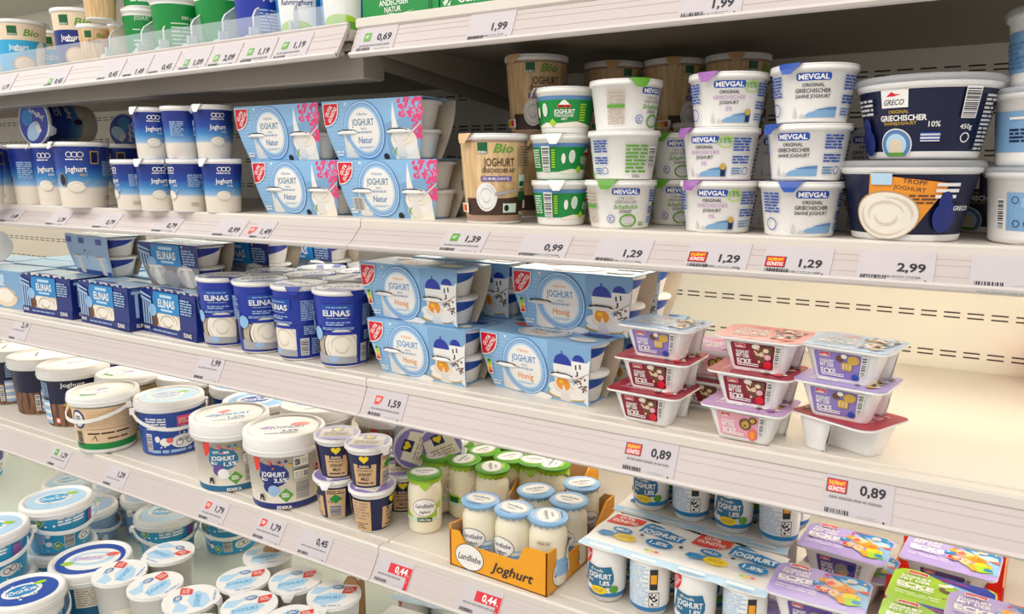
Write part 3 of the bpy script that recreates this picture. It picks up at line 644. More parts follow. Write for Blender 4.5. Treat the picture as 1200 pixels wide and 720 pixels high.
def greek_top(flav):
    A = Art(); A.ell(-.01, 0, .05, .04, 'white'); A.ring(-.01, 0, .05, .04, .0015, 'oval'); A.ring(-.01, 0, .044, .034, .002, 'sky'); A.text('JOGHURT', -.01, .006, .012, 'teal', w=.05); A.text(flav, -.01, -.014, .01, 'orange' if flav == 'Honig' else 'steel', w=.03); A.poly([(-.095, .025), (-.07, .04), (-.045, .025), (-.07, .012)], 'red2'); A.ell(.075, -.015, .024, .014, 'white'); A.rect(.05, .015, .1, .035, 'royal'); return A
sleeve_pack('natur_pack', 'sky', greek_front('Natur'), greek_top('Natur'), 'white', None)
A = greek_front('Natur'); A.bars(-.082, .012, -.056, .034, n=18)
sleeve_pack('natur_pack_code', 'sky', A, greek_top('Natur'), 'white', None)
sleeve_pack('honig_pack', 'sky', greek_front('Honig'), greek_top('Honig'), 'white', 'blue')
# blue "ELINAS" four-pack
def elinas_front(box=False):
    A = Art(); w = .112
    if not box: A.poly([(-.0925, 0), (.0925, 0), (.106, .05), (-.106, .05)], 'grey', 1); [A.swirl(x, .028, .035, .026, 'lightgrey', 'silver') for x in (-.05, .055)]; A.ell(-.005, .02, .03, .02, 'silver')
    else: A.rect(-.072, .02, .045, .05, 'shade', 1); A.swirl(-.005, .03, .05, .026, 'yog', 'shade2'); A.ell(-.062, .03, .016, .02, 'brown'); A.rect(-.11, 0, .11, .018, 'navy'); A.lines(-.068, .006, .04, .012, 1, 'paleblue', seed=3)
    A.poly([(-.055, .05), (.048, .05), (.048, .098), (-.055, .098), (-.062, .08)], 'teal'); A.rect(-.03, .086, .02, .0925, 'sky2'); A.text('ELINAS', -.004, .073, .017, 'white', w=.068, bold=.025); A.rect(-.028, .0555, .02, .0605, 'sky2')
    A.ell(-.063, .054, .016, .014, 'sky')
    for k in range(4): A.rect(-.105 + k * .0105, .044 if not box else .02, -.099 + k * .0105, .076, 'paleblue'); 
    A.poly([(-.11, .078), (-.066, .07), (-.066, .075), (-.11, .085)], 'paleblue'); A.poly([(-.11, .088), (-.066, .08), (-.066, .084), (-.11, .095)], 'paleblue'); A.lines(.055, .055, .1, .09, 6, 'paleblue', seed=2)
    if box: A.text('ELINAS', .078, .012, .009, 'white', w=.03, bold=.025); A.text('ELINAS', -.09, .012, .007, 'white', w=.024, bold=.025)
    return A
A = Art(); A.ell(-.05, 0, .04, .035, 'sky2'); A.ell(.055, 0, .04, .035, 'sky2'); A.rect(-.01, -.03, .1, -.02, 'royal'); A.rect(-.1, .02, -.02, .03, 'royal')
sleeve_pack('elinas_sleeve', 'navy', elinas_front(), A, 'white', 'royal')
m = MB(); m.box(-.11, .11, -.05, .05, 0, .1, 'navy', .0015); m.art(elinas_front(True), front(-.05), du=None)
A = Art(); [A.rect(-.034 + k * .017, .03, -.026 + k * .017, .085, 'paleblue') for k in range(4)]; A.rect(-.042, .085, .03, .092, 'paleblue'); A.rect(.028, .025, .046, .055, 'white'); A.text('ELINAS', -.02, .012, .008, 'white', w=.03, bold=.025); A.lines(-.04, .094, .04, .098, 1, 'steel')
m.art(A, lambda u, v, off: (.11 + off, u, v), du=None)
tp = MB(); tp.box(-.1085, .1085, -.0485, .0485, .1, .1012, 'foil', .0004)
A = Art(); [A.ell(x, y, .046, .04, 'sky2') for x in (-.056, .056) for y in (0,)]; A.rect(-.08, -.03, .02, -.018, 'royal'); A.rect(.02, .01, .1, .02, 'steel'); tp.art(A, flat(.1012), du=None)
jg = MB()
for k in range(9):
    x = -.1 + k * .025; jg.box(x, x + .014, -.0502, -.0494, .0995, .106 if k % 2 else .103, 'navy')
proto('elinas_box', 'yoghurt_multipack', 'yoghurt multipack', [('carton', m), ('top_film', tp), ('torn_edge', jg)])
# the pale carton and its plain neighbours
m = MB(); m.box(-.11, .11, -.05, .05, 0, .1, 'pblue', .0015); A = Art(); A.ell(.03, .03, .05, .026, 'beige'); A.ell(.03, .034, .035, .018, 'yog'); A.rect(-.1, .06, .03, .09, 'sky2'); A.spoon(.02, .07, .085, .03, .003, 'shade2'); m.art(A, front(-.05), du=None)
tp = MB(); tp.box(-.1085, .1085, -.0485, .0485, .1, .1012, 'sky2', .0004)
proto('pale_box', 'yoghurt_multipack', 'yoghurt multipack', [('carton', m), ('top_film', tp)])

# --- tall blue ELINAS pot
def elinas_cup():
    A = Art(); A.poly([(-.05, .02), (.033, .02), (.033, .064), (.02, .066), (-.05, .066)], 'shade2'); A.ell(-.038, .043, .02, .026, 'ink'); A.ell(-.03, .04, .018, .022, 'shade2'); A.ell(.004, .040, .037, .034, 'ink'); A.swirl(.005, .042, .035, .033, 'yog', 'shade'); A.rect(-.05, .064, .036, .07, 'royal'); A.rect(.0335, .009, .04, .07, 'royal'); A.poly([(-.05, .009), (.034, .009), (.034, .021), (-.02, .024), (-.05, .03)], 'silver'); A.ell(-.012, .018, .01, .006, 'paleblue')
    A.rect(-.03, .1, .026, .122, 'blue'); A.lines(-.02, .115, .016, .118, 1, 'paleblue', seed=3); A.text('ELINAS', -.003, .1055, .0105, 'white', w=.047, bold=.025); A.lines(-.02, .095, .016, .0975, 1, 'paleblue', seed=3); A.lines(-.022, .082, .02, .09, 2, 'paleblue', seed=4); A.lines(-.03, .0735, .028, .079, 2, 'paleblue', seed=5); A.ell(-.042, .066, .011, .013, 'sky')
    A.bars(.042, .012, .056, .044, n=16, vert=False); A.lines(.044, .08, .072, .12, 12, 'paleblue', seed=6); A.rect(.046, .05, .072, .072, 'navy'); A.lines(.048, .052, .07, .07, 5, 'paleblue', seed=7); A.lines(.062, .012, .078, .045, 8, 'paleblue', seed=8)
    A.rect(-.11, .02, -.085, .062, 'shade'); A.lines(-.085, .07, -.05, .118, 12, 'paleblue', seed=11); A.lines(.09, .02, .13, .11, 16, 'steel', seed=12)
    lid = Art(); lid.ell(0, 0, .052, .052, 'white'); lid.poly([(-.03, -.04), (.02, -.046), (.03, -.03), (-.02, -.02)], 'royal'); lid.text('ELINAS', 0, .004, .016, 'royal', w=.07, bold=.02); lid.ring(0, 0, .05, .05, .003, 'paleblue')
    return tub(.043, .0525, .145, .055, 'white', A, .048, bands=[(.006, 'royal'), (.137, 'royal')]), foil_lid(.0545, .145, 'foil', .7, 'royal', lid)
a, b = elinas_cup(); proto('elinas_pot', 'yoghurt_pot', 'yoghurt pot', [('pot', a), ('lid', b)])

# --- two-chamber corner pot
def rrect(x0, x1, y0, y1, r, z, n=5, chamfer=None):
    p = []
    for i, (cx, cy, a) in enumerate(((x1, y0, -90), (x1, y1, 0), (x0, y1, 90), (x0, y0, 180))):
        q = r if chamfer is None or i not in chamfer else chamfer[i]; sx = -1 if cx == x1 else 1; sy = 1 if cy == y0 else -1
        for k in range(n):
            t = math.radians(a + k * 90 / (n - 1)); p.append((cx + sx * q + q * math.cos(t), cy + sy * q + q * math.sin(t), z))
    return p
def corner_pot(kind, lidmat, labmat, lab, lidart, w=.057, d=.048, h=.0475, name='corner_yoghurt_pot', bodymat='foil'):
    # large chamber in front, small one at the back right corner
    x0, x1, ym, y1 = -w + .0085, w - .0105, .012, d - .006
    m = MB()
    def cham(a0, a1, b0, b1, tap, r):
        rs = []
        for t, z in ((1, 0), (.93, .003), (.06, h - .0035), (0, h - .002)):
            i = tap * t; rs.append(rrect(a0 + i, a1 - i, b0 + i * .8, b1 - i * .6, r, z))
        m.loft(rs, bodymat, bodymat, None, True)
    cham(x0, x1, -d + .008, ym, .013, .009); 
    n = MB(); s = m; m = n; cham(.002, w - .008, ym + .006, y1, .009, .009); small = m; m = s
    def fr(u, v, off):
        t = 1 - v / h; return (u * (1 - .22 * t), -d + .008 + .0104 * t - off - .0003, v)
    A = Art(); ux = -.006
    A.rect(-.0365, .006, .026, .0405, labmat, r=.003)
    A.rect(-.03, .0335, -.0155, .0395, 'white'); A.rect(-.0295, .034, -.016, .039, 'red'); A.text('müller', -.0228, .0357, .0028, 'white', w=.0105, bold=.03)
    A.text('JOGHURT', -.0205, .0275, .0045, 'white', w=.02, bold=.03); A.text('MIT DER', -.0205, .0222, .0045, 'white', w=.02, bold=.03); A.text('ECKE', -.0195, .0145, .0068, 'white', w=.022, bold=.04); A.rect(-.031, .0085, .0035, .0125, 'white'); A.lines(-.03, .0095, .003, .0118, 1, labmat, seed=4)
    lab(A); A.bars(.0275, .014, .0335, .04, n=14, vert=False, back='white')
    m.art(A, fr, du=None)
    L = MB(); ch = {0: .014, 1: .012, 2: .02, 3: .010}
    R0 = [rrect(-w, w, -d, d, .01, z, 6, ch) for z in (h - .002, h)]
    L.loft([R0[0], R0[1], rrect(-w + .0015, w - .0015, -d + .0015, d - .0015, .01, h + .0006, 6, ch)], 'foil' if bodymat == 'foil' else bodymat, 'foil', None)
    B = Art(); B.poly([(p[0], p[1]) for p in rrect(-w + .0004, w - .0004, -d + .0004, d - .0004, .01, 0, 6, ch)], lidmat)
    lidart(B); L.art(B, flat(h + .0006), du=None)
    proto(kind, name, 'yoghurt pot', [('large_chamber', m), ('small_chamber', small), ('lid', L)])
def lab_cherry(A): A.ell(.0, .037, .006, .0035, 'cream'); A.poly([(-.004, .025), (.006, .038), (.022, .04), (.024, .03), (.01, .014)], 'brown'); A.ell(.008, .027, .004, .003, 'beige'); A.ell(.014, .033, .004, .003, 'beige'); A.ell(.018, .013, .0065, .006, 'red'); A.ell(.017, .024, .005, .004, 'rose'); A.dots(-.002, .016, .02, .034, 10, .0016, 'skin', 3)
def lab_waffle(A): A.ell(.016, .033, .008, .006, 'gold'); A.rect(.0, .018, .015, .029, 'gold', r=.003); [A.rect(.002 + k * .0045, .02, .004 + k * .0045, .027, 'skin') for k in range(3)]; A.ell(-.002, .033, .005, .004, 'brown'); A.ell(.02, .011, .005, .004, 'blue'); A.ell(.004, .037, .004, .003, 'cream')
def lab_fruit(A): A.ell(.006, .027, .009, .0085, 'brown'); A.ell(.006, .027, .006, .006, 'gold'); A.dots(.001, .022, .011, .032, 12, .001, 'black', 2); A.ell(.017, .034, .006, .005, 'brown'); A.ell(.017, .034, .0035, .003, 'gold'); A.ell(.018, .013, .007, .009, 'coral'); A.ell(.018, .013, .004, .006, 'orange')
def lab_dark(A): A.ell(.004, .022, .012, .012, 'grey'); A.ell(.007, .018, .007, .006, 'tan2'); A.ell(.018, .03, .006, .006, 'navy')
def lid_plain(c1, c2, txt):
    def f(B):
        B.ring(-.012, .03, .013, .006, .0012, 'red2'); B.text('müller', -.012, .03, .005, 'red2', w=.018, bold=.03)
        B.text('JOGHURT', -.016, .016, .009, txt, w=.042, bold=.03); B.text('MIT DER', -.016, .004, .009, txt, w=.042, bold=.03); B.text('ECKE', -.016, -.012, .013, txt, w=.044, bold=.04); B.lines(-.04, -.03, .01, -.024, 1, txt, seed=2)
        B.ell(.024, .02, .012, .012, c1); B.ell(.03, -.006, .014, .012, c2); B.ell(.024, .02, .007, .007, 'cream'); B.ell(.03, -.006, .008, .007, 'skin'); B.dots(.008, -.03, .048, .034, 26, .0028, 'brown', 3); B.dots(.008, -.03, .048, .034, 16, .003, 'cream', 4); B.ell(.036, -.03, .006, .005, c1)
    return f
corner_pot('pot_cherry', 'wine', 'wine2', lab_cherry, lid_plain('red', 'wine2', 'rose'))
corner_pot('pot_cherry_coral', 'coral', 'wine2', lab_cherry, lid_plain('red2', 'rose', 'white'))
corner_pot('pot_waffle', 'paleblue', 'lav2', lab_waffle, lid_plain('gold', 'white', 'white'))
corner_pot('pot_waffle_lilac', 'lav', 'lav2', lab_waffle, lid_plain('gold', 'gold', 'white'))
corner_pot('pot_fruit', 'lilac', 'rose', lab_fruit, lid_plain('purple', 'orange', 'white'))
def lid_party(base):
    # printed lid: lettering left, a blue corner and a heap of bright sweets right (no figures)
    def f(B):
        w, d = .064, .05
        if base == 'lav':
            B.poly([(.0, d - .001), (w - .013, d - .001), (w - .002, d - .012), (w - .002, -.03), (w - .012, -.02), (.03, .018)], 'teal'); B.poly([(.02, d - .012), (w - .006, d - .02), (w - .002, .0), (.04, .012)], 'sky2'); B.poly([(.03, -.012), (w - .001, .02), (w - .001, -.03), (.045, -.03)], 'sky')
            B.poly([(-.006, .02), (.0, .029), (.03, .026), (.046, .008), (.04, -.006), (.018, .004)], 'amber'); B.ell(.016, .02, .012, .009, 'skin'); B.ell(.012, .017, .006, .005, 'coral'); B.ell(.034, .01, .011, .009, 'orange'); B.ell(.042, -.008, .012, .009, 'yellow'); B.poly([(.02, -.02), (.05, -.008), (.058, -.024), (.04, -.034)], 'lime'); B.ell(.05, -.02, .006, .005, 'teal'); B.poly([(.045, .012), (.062, .018), (.062, .008)], 'coral'); B.ell(.02, -.01, .007, .01, 'skin'); B.poly([(.024, -.018), (.03, -.012), (.038, -.03), (.03, -.034)], 'amber')
            B.ell(-.003, .008, .0085, .0065, 'teal'); B.ell(-.005, .01, .003, .002, 'sky2'); B.ell(.005, -.007, .0105, .0085, 'white'); B.ell(.005, -.007, .0095, .0075, 'red'); B.ell(.007, -.0055, .0055, .0045, 'skin'); B.ell(.038, .034, .007, .006, 'lightgrey'); B.lines(.006, .039, .024, .044, 1, 'red', seed=6); B.ell(.004, .034, .003, .003, 'red'); B.dots(-.01, -.02, .06, .045, 20, .0014, 'yellow', 4); B.dots(.0, -.02, .06, .04, 14, .0014, 'red2', 7)
        else:
            B.poly([(-.026, d - .001), (w - .013, d - .001), (w - .002, d - .012), (w - .002, .002), (.03, .018)], 'royal'); B.poly([(.0, d - .014), (w - .004, .02), (w - .002, .004), (.03, .016)], 'sky'); B.lines(-.008, .038, .034, .043, 1, 'red', seed=6)
            B.ell(.0, .022, .006, .004, 'cream'); B.ell(.008, .026, .005, .004, 'white'); B.ell(.004, .006, .007, .004, 'brown'); B.ell(.0, .01, .004, .006, 'brown'); B.ell(.024, -.004, .009, .006, 'cream'); B.ell(.034, -.012, .007, .005, 'yog'); B.ell(.044, .006, .007, .008, 'gold'); B.ell(.05, -.02, .006, .004, 'brown'); B.dots(-.004, -.02, .05, .02, 10, .0016, 'brown', 4)
        B.rect(-.046, .032, -.02, .042, 'white', r=.0015); B.rect(-.0452, .0328, -.0208, .0412, 'red', r=.0015); B.text('müller', -.033, .0345, .0046, 'white', w=.021, bold=.03)
        B.text('JOGHURT', -.034, .0225, .0072, 'white', w=.038, bold=.03); B.text('MIT DER', -.034, .0125, .0072, 'white', w=.038, bold=.03); B.text('ECKE', -.032, -.003, .0115, 'white', w=.046, bold=.045); B.lines(-.054, -.0165, -.008, -.008, 2, 'white', seed=2); B.lines(-.054, -.034, .0, -.022, 2, 'white', fill=.25, seed=8)
    return f
corner_pot('party_lav', 'lav', 'violet', lab_dark, lid_party('lav'), w=.064, d=.05, h=.05)
corner_pot('party_lime', 'lime', 'violet', lab_dark, lid_party('lime'), w=.064, d=.05, h=.05)

# --- buckets
def bucket(kind, rb, rt, h, rl, bands, A, lidart, handle=None, rimh=.026, base='white', lidmat='white', hang=None):
    P = [(0, .002), (rb * .88, .002), (rb * .92, 0), (rb, .003)]; wall = [(rb + (rt - rb) * z / h, z) for z, _ in bands]
    m = MB(); m.lathe(P + wall + [(rt, h - rimh * .8)], [base] * 3 + [b[1] for b in bands] + [base], 64)
    m.art(A, cyl([(rb, .003), (rt, h)], (rb + rt) / 2), .006)
    l = MB(); l.lathe([(rt, h - rimh), (rl - .001, h - rimh), (rl, h - rimh + .002), (rl + .0005, h - .006), (rl - .001, h - .001), (rl - .004, h), (rl - .009, h - .0005), (rl - .0105, h - .004), (0, h - .004)], lidmat, 64)
    l.lathe([(rl, h - rimh + .008), (rl + .0014, h - rimh + .009), (rl + .0014, h - rimh + .011), (rl + .0004, h - rimh + .012)], lidmat, 64)
    B = Art(); lidart(B, rl - .013); l.art(B, flat(h - .004), du=None)
    parts = [('tub', m), ('lid', l)]
    if handle is not None:
        q = MB(); pts = []
        for k in range(25):
            t = PI * k / 24; a = -PI / 2 + t; r = rl + .004
            dz = -math.sin(t) * (hang if hang is not None else .045)
            pts.append((r * math.sin(a + handle), -r * math.cos(a + handle), h - rimh - .004 + dz))
        # flat strap
        rings = []
        for p in pts:
            v = Vector(p); o = Vector((v.x, v.y, 0)).normalized() * .0012; z = Vector((0, 0, .0042)); rings.append([v - o - z, v + o - z, v + o + z, v - o + z])
        q.loft(rings, 'white', 'white', 'white', False)
        for s_ in (0, -1): q.box(pts[s_][0] - .006, pts[s_][0] + .006, pts[s_][1] - .006, pts[s_][1] + .006, pts[s_][2] - .008, pts[s_][2] + .008, 'white', .002)
        parts.append(('handle', q))
    proto(kind, 'yoghurt_bucket', 'yoghurt bucket', parts)
# wood-print farm yoghurt
A = Art(); A.text('Joghurt', .004, .119, .011, 'white', w=.058, bold=.02); A.ell(.004, .088, .02, .018, 'steel'); A.ell(.004, .082, .03, .02, 'navy2'); A.poly([(-.026, .066), (.034, .066), (.004, .045)], 'gold'); A.poly([(-.018, .062), (.026, .062), (.004, .05)], 'yellow'); A.lines(-.016, .071, .024, .087, 2, 'white', seed=8); A.rect(-.014, .09, .022, .094, 'gold'); A.rect(-.018, .066, .026, .069, 'gold'); A.lines(-.012, .018, .03, .028, 1, 'white', seed=3); A.rect(-.048, .012, -.034, .028, 'coral'); A.ell(-.041, .02, .005, .005, 'white')
A.lines(-.09, .085, -.06, .125, 8, 'paleblue', seed=4); A.rect(-.095, .01, -.06, .075, 'paleblue'); [A.rect(-.095, .02 + k * .02, -.06, .028 + k * .02, 'white') for k in range(3)]; A.bars(-.11, .015, -.1, .06, n=12, vert=False)
A.rect(.06, .02, .095, .075, 'paleblue'); A.lines(.06, .085, .1, .125, 8, 'steel', seed=4)
def lid1(B, r): B.ell(0, 0, r * .9, r * .9, 'white'); B.poly([(-.02, .012), (.03, .03), (.034, .026), (-.014, .006)], 'grey')
bucket('wood_bucket', .071, .082, .162, .088, [(.004, 'wood'), (.066, 'wood'), (.0662, 'navy2'), (.134, 'midnight')], A, lid1, rimh=.03)
# beige organic bucket with a green foot
A = Art(); A.text('Joghurt', .0, .075, .012, 'skin', w=.05, shear=.2); A.lines(-.05, .07, .045, .112, 7, 'tan2', fill=.18, seed=4); A.lines(-.055, .05, .05, .058, 1, 'dbrown', fill=.5, seed=5); A.lines(-.01, .036, .05, .043, 1, 'brown', fill=.6, seed=6); A.rect(-.056, .064, .056, .0655, 'tanband'); A.poly([(-.05, .034), (-.036, .05), (-.032, .034), (-.034, .034), (-.037, .045)], 'brown'); A.ell(-.075, .09, .018, .024, 'navy'); A.ell(-.075, .09, .014, .019, 'white'); A.lines(-.083, .08, -.066, .1, 4, 'ink', seed=3); A.bars(-.09, .022, -.07, .06, n=14, vert=False, back=None)
def lid2(B, r): B.ell(0, 0, r, r, 'cream'); B.ell(0, 0, r * .75, r * .7, 'white'); B.poly([(-r * .8, -.01), (-r * .3, -r * .5), (-r * .3, -r * .62), (-r * .8, -.03)], 'green'); B.poly([(-r * .2, -.004), (r * .2, .004), (r * .2, .012), (-r * .2, .008)], 'lav2'); B.lines(-r * .5, .012, r * .3, .03, 2, 'rose', fill=.4, seed=2); B.lines(-r * .5, -.03, r * .3, -.02, 1, 'lilac', seed=2)
bucket('beige_bucket', .064, .076, .148, .0805, [(.012, 'white'), (.0122, 'green'), (.0285, 'green'), (.0287, 'skin'), (.118, 'skin'), (.1182, 'dgreen'), (.122, 'dgreen')], A, lid2, handle=-1.05, hang=.03)
# blue cow-print bucket
A = Art(); A.lines(-.062, .066, -.012, .098, 5, 'white', fill=.55, seed=4); A.bars(-.064, .012, -.05, .056, n=16, vert=False); A.rect(.012, .074, .046, .1, 'purple'); A.rect(.013, .075, .045, .099, 'pink'); A.lines(.016, .08, .042, .095, 3, 'skin', seed=5); A.ell(.026, .036, .03, .017, 'white'); A.ring(.016, .033, .0085, .0085, .0016, 'black'); A.ring(.04, .036, .0085, .0085, .0016, 'black'); A.lines(.014, .036, .044, .046, 2, 'black', fill=.3, seed=2); A.ell(-.016, .037, .013, .01, 'white'); A.ell(-.006, .041, .008, .007, 'coral'); A.ell(-.034, .045, .006, .008, 'white'); A.lines(-.05, .008, .07, .017, 1, 'paleblue', fill=.8, seed=9); A.dots(-.045, .02, .07, .07, 14, .002, 'white', 4); A.lines(.055, .03, .1, .1, 9, 'paleblue', seed=8); A.ring(.026, .06, .01, .016, .001, 'white')
def lid3(c1, c2):
    def f(B, r): B.ell(0, 0, r, r, c1); B.ell(-.1 * r, .1 * r, r * .62, r * .5, 'white'); B.ell(-.1 * r, .1 * r, r * .5, r * .38, c2); B.text('JOGHURT', -.05 * r, .06 * r, .2 * r, 'white', w=r * 1.1, bold=.03); B.text('MILD', 0, -.35 * r, .2 * r, 'white', w=r * .6, bold=.03); B.ell(.5 * r, .35 * r, r * .2, r * .12, 'lime'); B.dots(-.6 * r, -.6 * r, .6 * r, .6 * r, 12, .04 * r, 'white', 3)
    return f
bucket('blue_bucket', .068, .076, .137, .0805, [(.005, 'blue'), (.115, 'blue')], A, lid3('sky2', 'paleblue'), handle=.15, hang=.036)
# white one-kilo buckets
def kilo(kind, c, pct, extra):
    A = Art()
    A.poly([(-.062, .1), (-.062, .12), (-.046, .12), (-.046, .098), (-.05, .088), (-.058, .082)], 'red2')
    A.ell(-.019, .076, .031, .024, c); A.poly([(-.048, .08), (-.046, .104), (-.03, .098), (-.01, .095), (.0, .09), (-.02, .07)], c); A.ell(-.03, .052, .012, .013, extra); A.text('JOGHURT', -.02, .079, .0098, 'white', w=.05, bold=.03); A.text('MILD', -.038, .068, .0055, 'white', w=.014, bold=.03); A.text(pct, -.004, .0665, .0085, 'white', w=.028, bold=.03)
    if pct.startswith('1'): A.text('FETTARMER', -.022, .0925, .0055, 'white', w=.034, bold=.03)
    A.dots(-.03, .092, .006, .108, 9, .0022, 'coral', 3); A.dots(-.03, .092, .01, .11, 8, .0024, c, 4); A.ell(.014, .098, .005, .003, 'gold'); A.ell(-.02, .044, .012, .012, 'paleblue' if pct.startswith('3') else 'white'); A.diamond(.004, .034, .016)
    A.rect(.02, .092, .052, .117, 'ink', r=.002); A.rect(.0207, .0927, .0513, .1163, 'cream', r=.002); A.lines(.022, .112, .05, .1155, 1, 'ink', fill=.35, seed=2); A.rect(.02, .066, .052, .086, 'ink', r=.002); A.rect(.0207, .0667, .0513, .0853, 'cream', r=.002)
    A.rect(.023, .096, .034, .109, 'grey'); A.dots(.024, .097, .0335, .108, 14, .0012, 'ink', 6); A.lines(.037, .097, .05, .109, 3, 'grey', fill=.35, seed=3); A.lines(.023, .069, .038, .083, 3, 'grey', fill=.35, seed=4); A.rect(.04, .07, .05, .082, 'grey')
    A.bars(.024, .024, .052, .06, 'grey', n=11, vert=False, back=None, seed=5); A.text('EDEKA', .0, .0085, .0065, 'white', w=.03, bold=.03); A.poly([(-.052, .022), (-.05, .036), (-.042, .036), (-.04, .022), (-.044, .022), (-.045, .028), (-.048, .028), (-.049, .022)], 'ink'); A.lines(.068, .05, .075, .09, 4, 'red', seed=3)
    def lf(B, r): B.ell(0, 0, r, r, 'white'); B.poly([(-.4 * r, .34 * r), (-.05 * r, .5 * r), (.1 * r, .3 * r), (-.2 * r, .12 * r)], 'red2') if pct.startswith('1') else B.ell(.45 * r, .2 * r, .28 * r, .18 * r, 'red2'); B.text('JOGHURT', .1 * r, -.02 * r, .22 * r, c if pct.startswith('3') else 'teal', w=1.05 * r, bold=.03, shear=.2); B.text(pct, .2 * r, -.36 * r, .18 * r, c if pct.startswith('3') else 'teal', w=.5 * r, bold=.03); B.poly([(-.75 * r, -.05 * r), (-.5 * r, .12 * r), (-.3 * r, .05 * r), (-.5 * r, -.15 * r)], 'lav2' if pct.startswith('3') else 'paleblue'); B.lines(-.5 * r, -.6 * r, .4 * r, -.5 * r, 1, 'grey', seed=1)
    bucket(kind, .0695, .0785, .157, .0828, [(.004, c), (.016, c), (.0162, 'cream'), (.13, 'cream')], A, lf, rimh=.04)
kilo('kilo_low', 'petrol', '1,5%', 'violet'); kilo('kilo_full', 'navy', '3,5%', 'navy')
def lid_green(B, r): B.ell(0, 0, r, r, 'white'); B.ring(.1 * r, .1 * r, r * .6, r * .5, .002, 'lime'); B.ell(.1 * r, .1 * r, r * .5, r * .4, 'mint')
bucket('plain_bucket', .0695, .079, .145, .084, [(.005, 'cream'), (.12, 'cream')], Art().lines(-.05, .03, .05, .1, 6, 'lightgrey'), lid_green)
bucket('blue_lid_bucket', .0695, .079, .137, .084, [(.005, 'blue'), (.115, 'blue')], Art().lines(-.05, .03, .05, .1, 6, 'paleblue'), lid3('sky', 'blue'))
bucket('navy_bucket', .071, .08, .15, .085, [(.005, 'midnight'), (.12, 'navy')], Art().ell(0, .07, .02, .02, 'steel').text('Joghurt', 0, .1, .01, 'white', w=.05), lid1)
# bottom trough buckets
def trough_art():
    A = Art(); A.lines(.004, .066, .06, .1, 5, 'white', fill=.6, seed=4); A.bars(.014, .012, .034, .05, n=16, vert=False); A.diamond(-.034, .078, .012); A.ell(-.018, .05, .006, .01, 'white'); A.ell(-.034, .045, .011, .02, 'paleblue'); A.rect(-.036, .012, -.033, .03, 'paleblue'); A.ell(-.018, .026, .007, .006, 'white'); A.diamond(.0, .02, .01); A.dots(-.05, .01, .0, .09, 10, .002, 'white', 5); A.rect(.07, .05, .09, .08, 'purple'); A.ell(.062, .028, .02, .012, 'white'); A.ring(.056, .028, .007, .007, .0014, 'ink'); A.ring(.07, .03, .007, .007, .0014, 'ink'); A.dots(.04, .01, .1, .06, 8, .002, 'white', 6); A.ell(-.08, .05, .012, .012, 'white'); A.lines(-.12, .03, -.07, .09, 6, 'sky2', seed=3); return A
bucket('trough_bucket', .059, .069, .11, .073, [(.004, 'cyan'), (.088, 'cyan')], trough_art(), lid3('sky2', 'cyan'), handle=.5, hang=.03, rimh=.024)
bucket('trough_bucket_bold', .056, .064, .147, .0685, [(.004, 'teal'), (.1, 'teal')], trough_art(), lid3('blue', 'teal'), handle=.4, hang=.034, rimh=.024)
bucket('lilac_bucket', .053, .062, .11, .066, [(.004, 'paleblue'), (.088, 'paleblue')], Art().ell(-.01, .03, .012, .01, 'tan2').lines(-.03, .05, .03, .06, 1, 'steel').ell(.012, .032, .008, .01, 'white'), lid3('paleblue', 'sky2'), handle=.7, hang=.03, rimh=.022)
A = Art(); A.poly([(-.07, 0.005), (-.03, .02), (-.022, .1), (-.05, .1), (-.07, .06)], 'paleblue'); A.rect(-.012, .06, .045, .105, 'cream'); A.lines(-.009, .063, .042, .1, 7, 'shade2', seed=4); A.text('EDEKA', .02, .03, .01, 'teal', w=.04); A.ell(.02, .018, .008, .006, 'tan2')
def lid6(B, r): B.ell(0, 0, r, r, 'blue'); B.ell(.06 * r, -.04 * r, r * .82, r * .7, 'white'); B.ell(.05 * r, 0, r * .65, r * .45, 'sky2'); B.ell(.02 * r, .02 * r, r * .5, r * .32, 'white'); B.ell(.6 * r, .2 * r, r * .2, r * .14, 'coral'); B.ell(-.6 * r, -.25 * r, r * .2, r * .12, 'lime'); B.lines(-.5 * r, -.1 * r, .4 * r, .15 * r, 3, 'lav', seed=3)
bucket('big_trough_bucket', .066, .075, .137, .080, [(.004, 'petrol'), (.11, 'petrol')], A, lid6, rimh=.03)

# --- small hearts pot
A = Art(); A.rect(-.022, .008, .022, .052, 'tan'); A.rect(-.012, .05, .012, .054, 'navy2'); A.heart(0, .063, .0085); A.text('EDEKA', 0, .048, .0042, 'navy2', w=.017, bold=.04); A.rect(-.0125, .0445, .0125, .0525, 'navy2'); A.text('EDEKA', 0, .0485, .0042, 'skin', w=.018, bold=.04); A.text('JOGHURT', 0, .032, .006, 'navy2', w=.026, bold=.015); A.text('MILD', 0, .023, .006, 'navy2', w=.015, bold=.015); A.lines(-.016, .012, .016, .018, 1, 'navy2', fill=.4); A.lines(-.016, .039, .016, .042, 1, 'navy2', fill=.4)
for u, side in ((.048, 0), (-.062, 1)):
    A.rect(u - .018, .006, u + .018, .068, 'tan')
    if not side: A.text('150g', u - .01, .042, .004, 'navy2'); A.bars(u - .012, .01, u + .01, .034, n=12, vert=False, back='lightgrey'); A.poly([(u - .012, .048), (u, .058), (u + .012, .048), (u, .038)], 'green'); A.lines(u - .015, .058, u + .015, .066, 2, 'navy2', fill=.4, seed=2)
    else: A.lines(u - .015, .028, u + .015, .066, 6, 'tanband', seed=4); A.lines(u - .012, .01, u + .012, .024, 3, 'navy2', fill=.35, seed=5)
A.rect(-.1, .006, -.09, .068, 'tan')
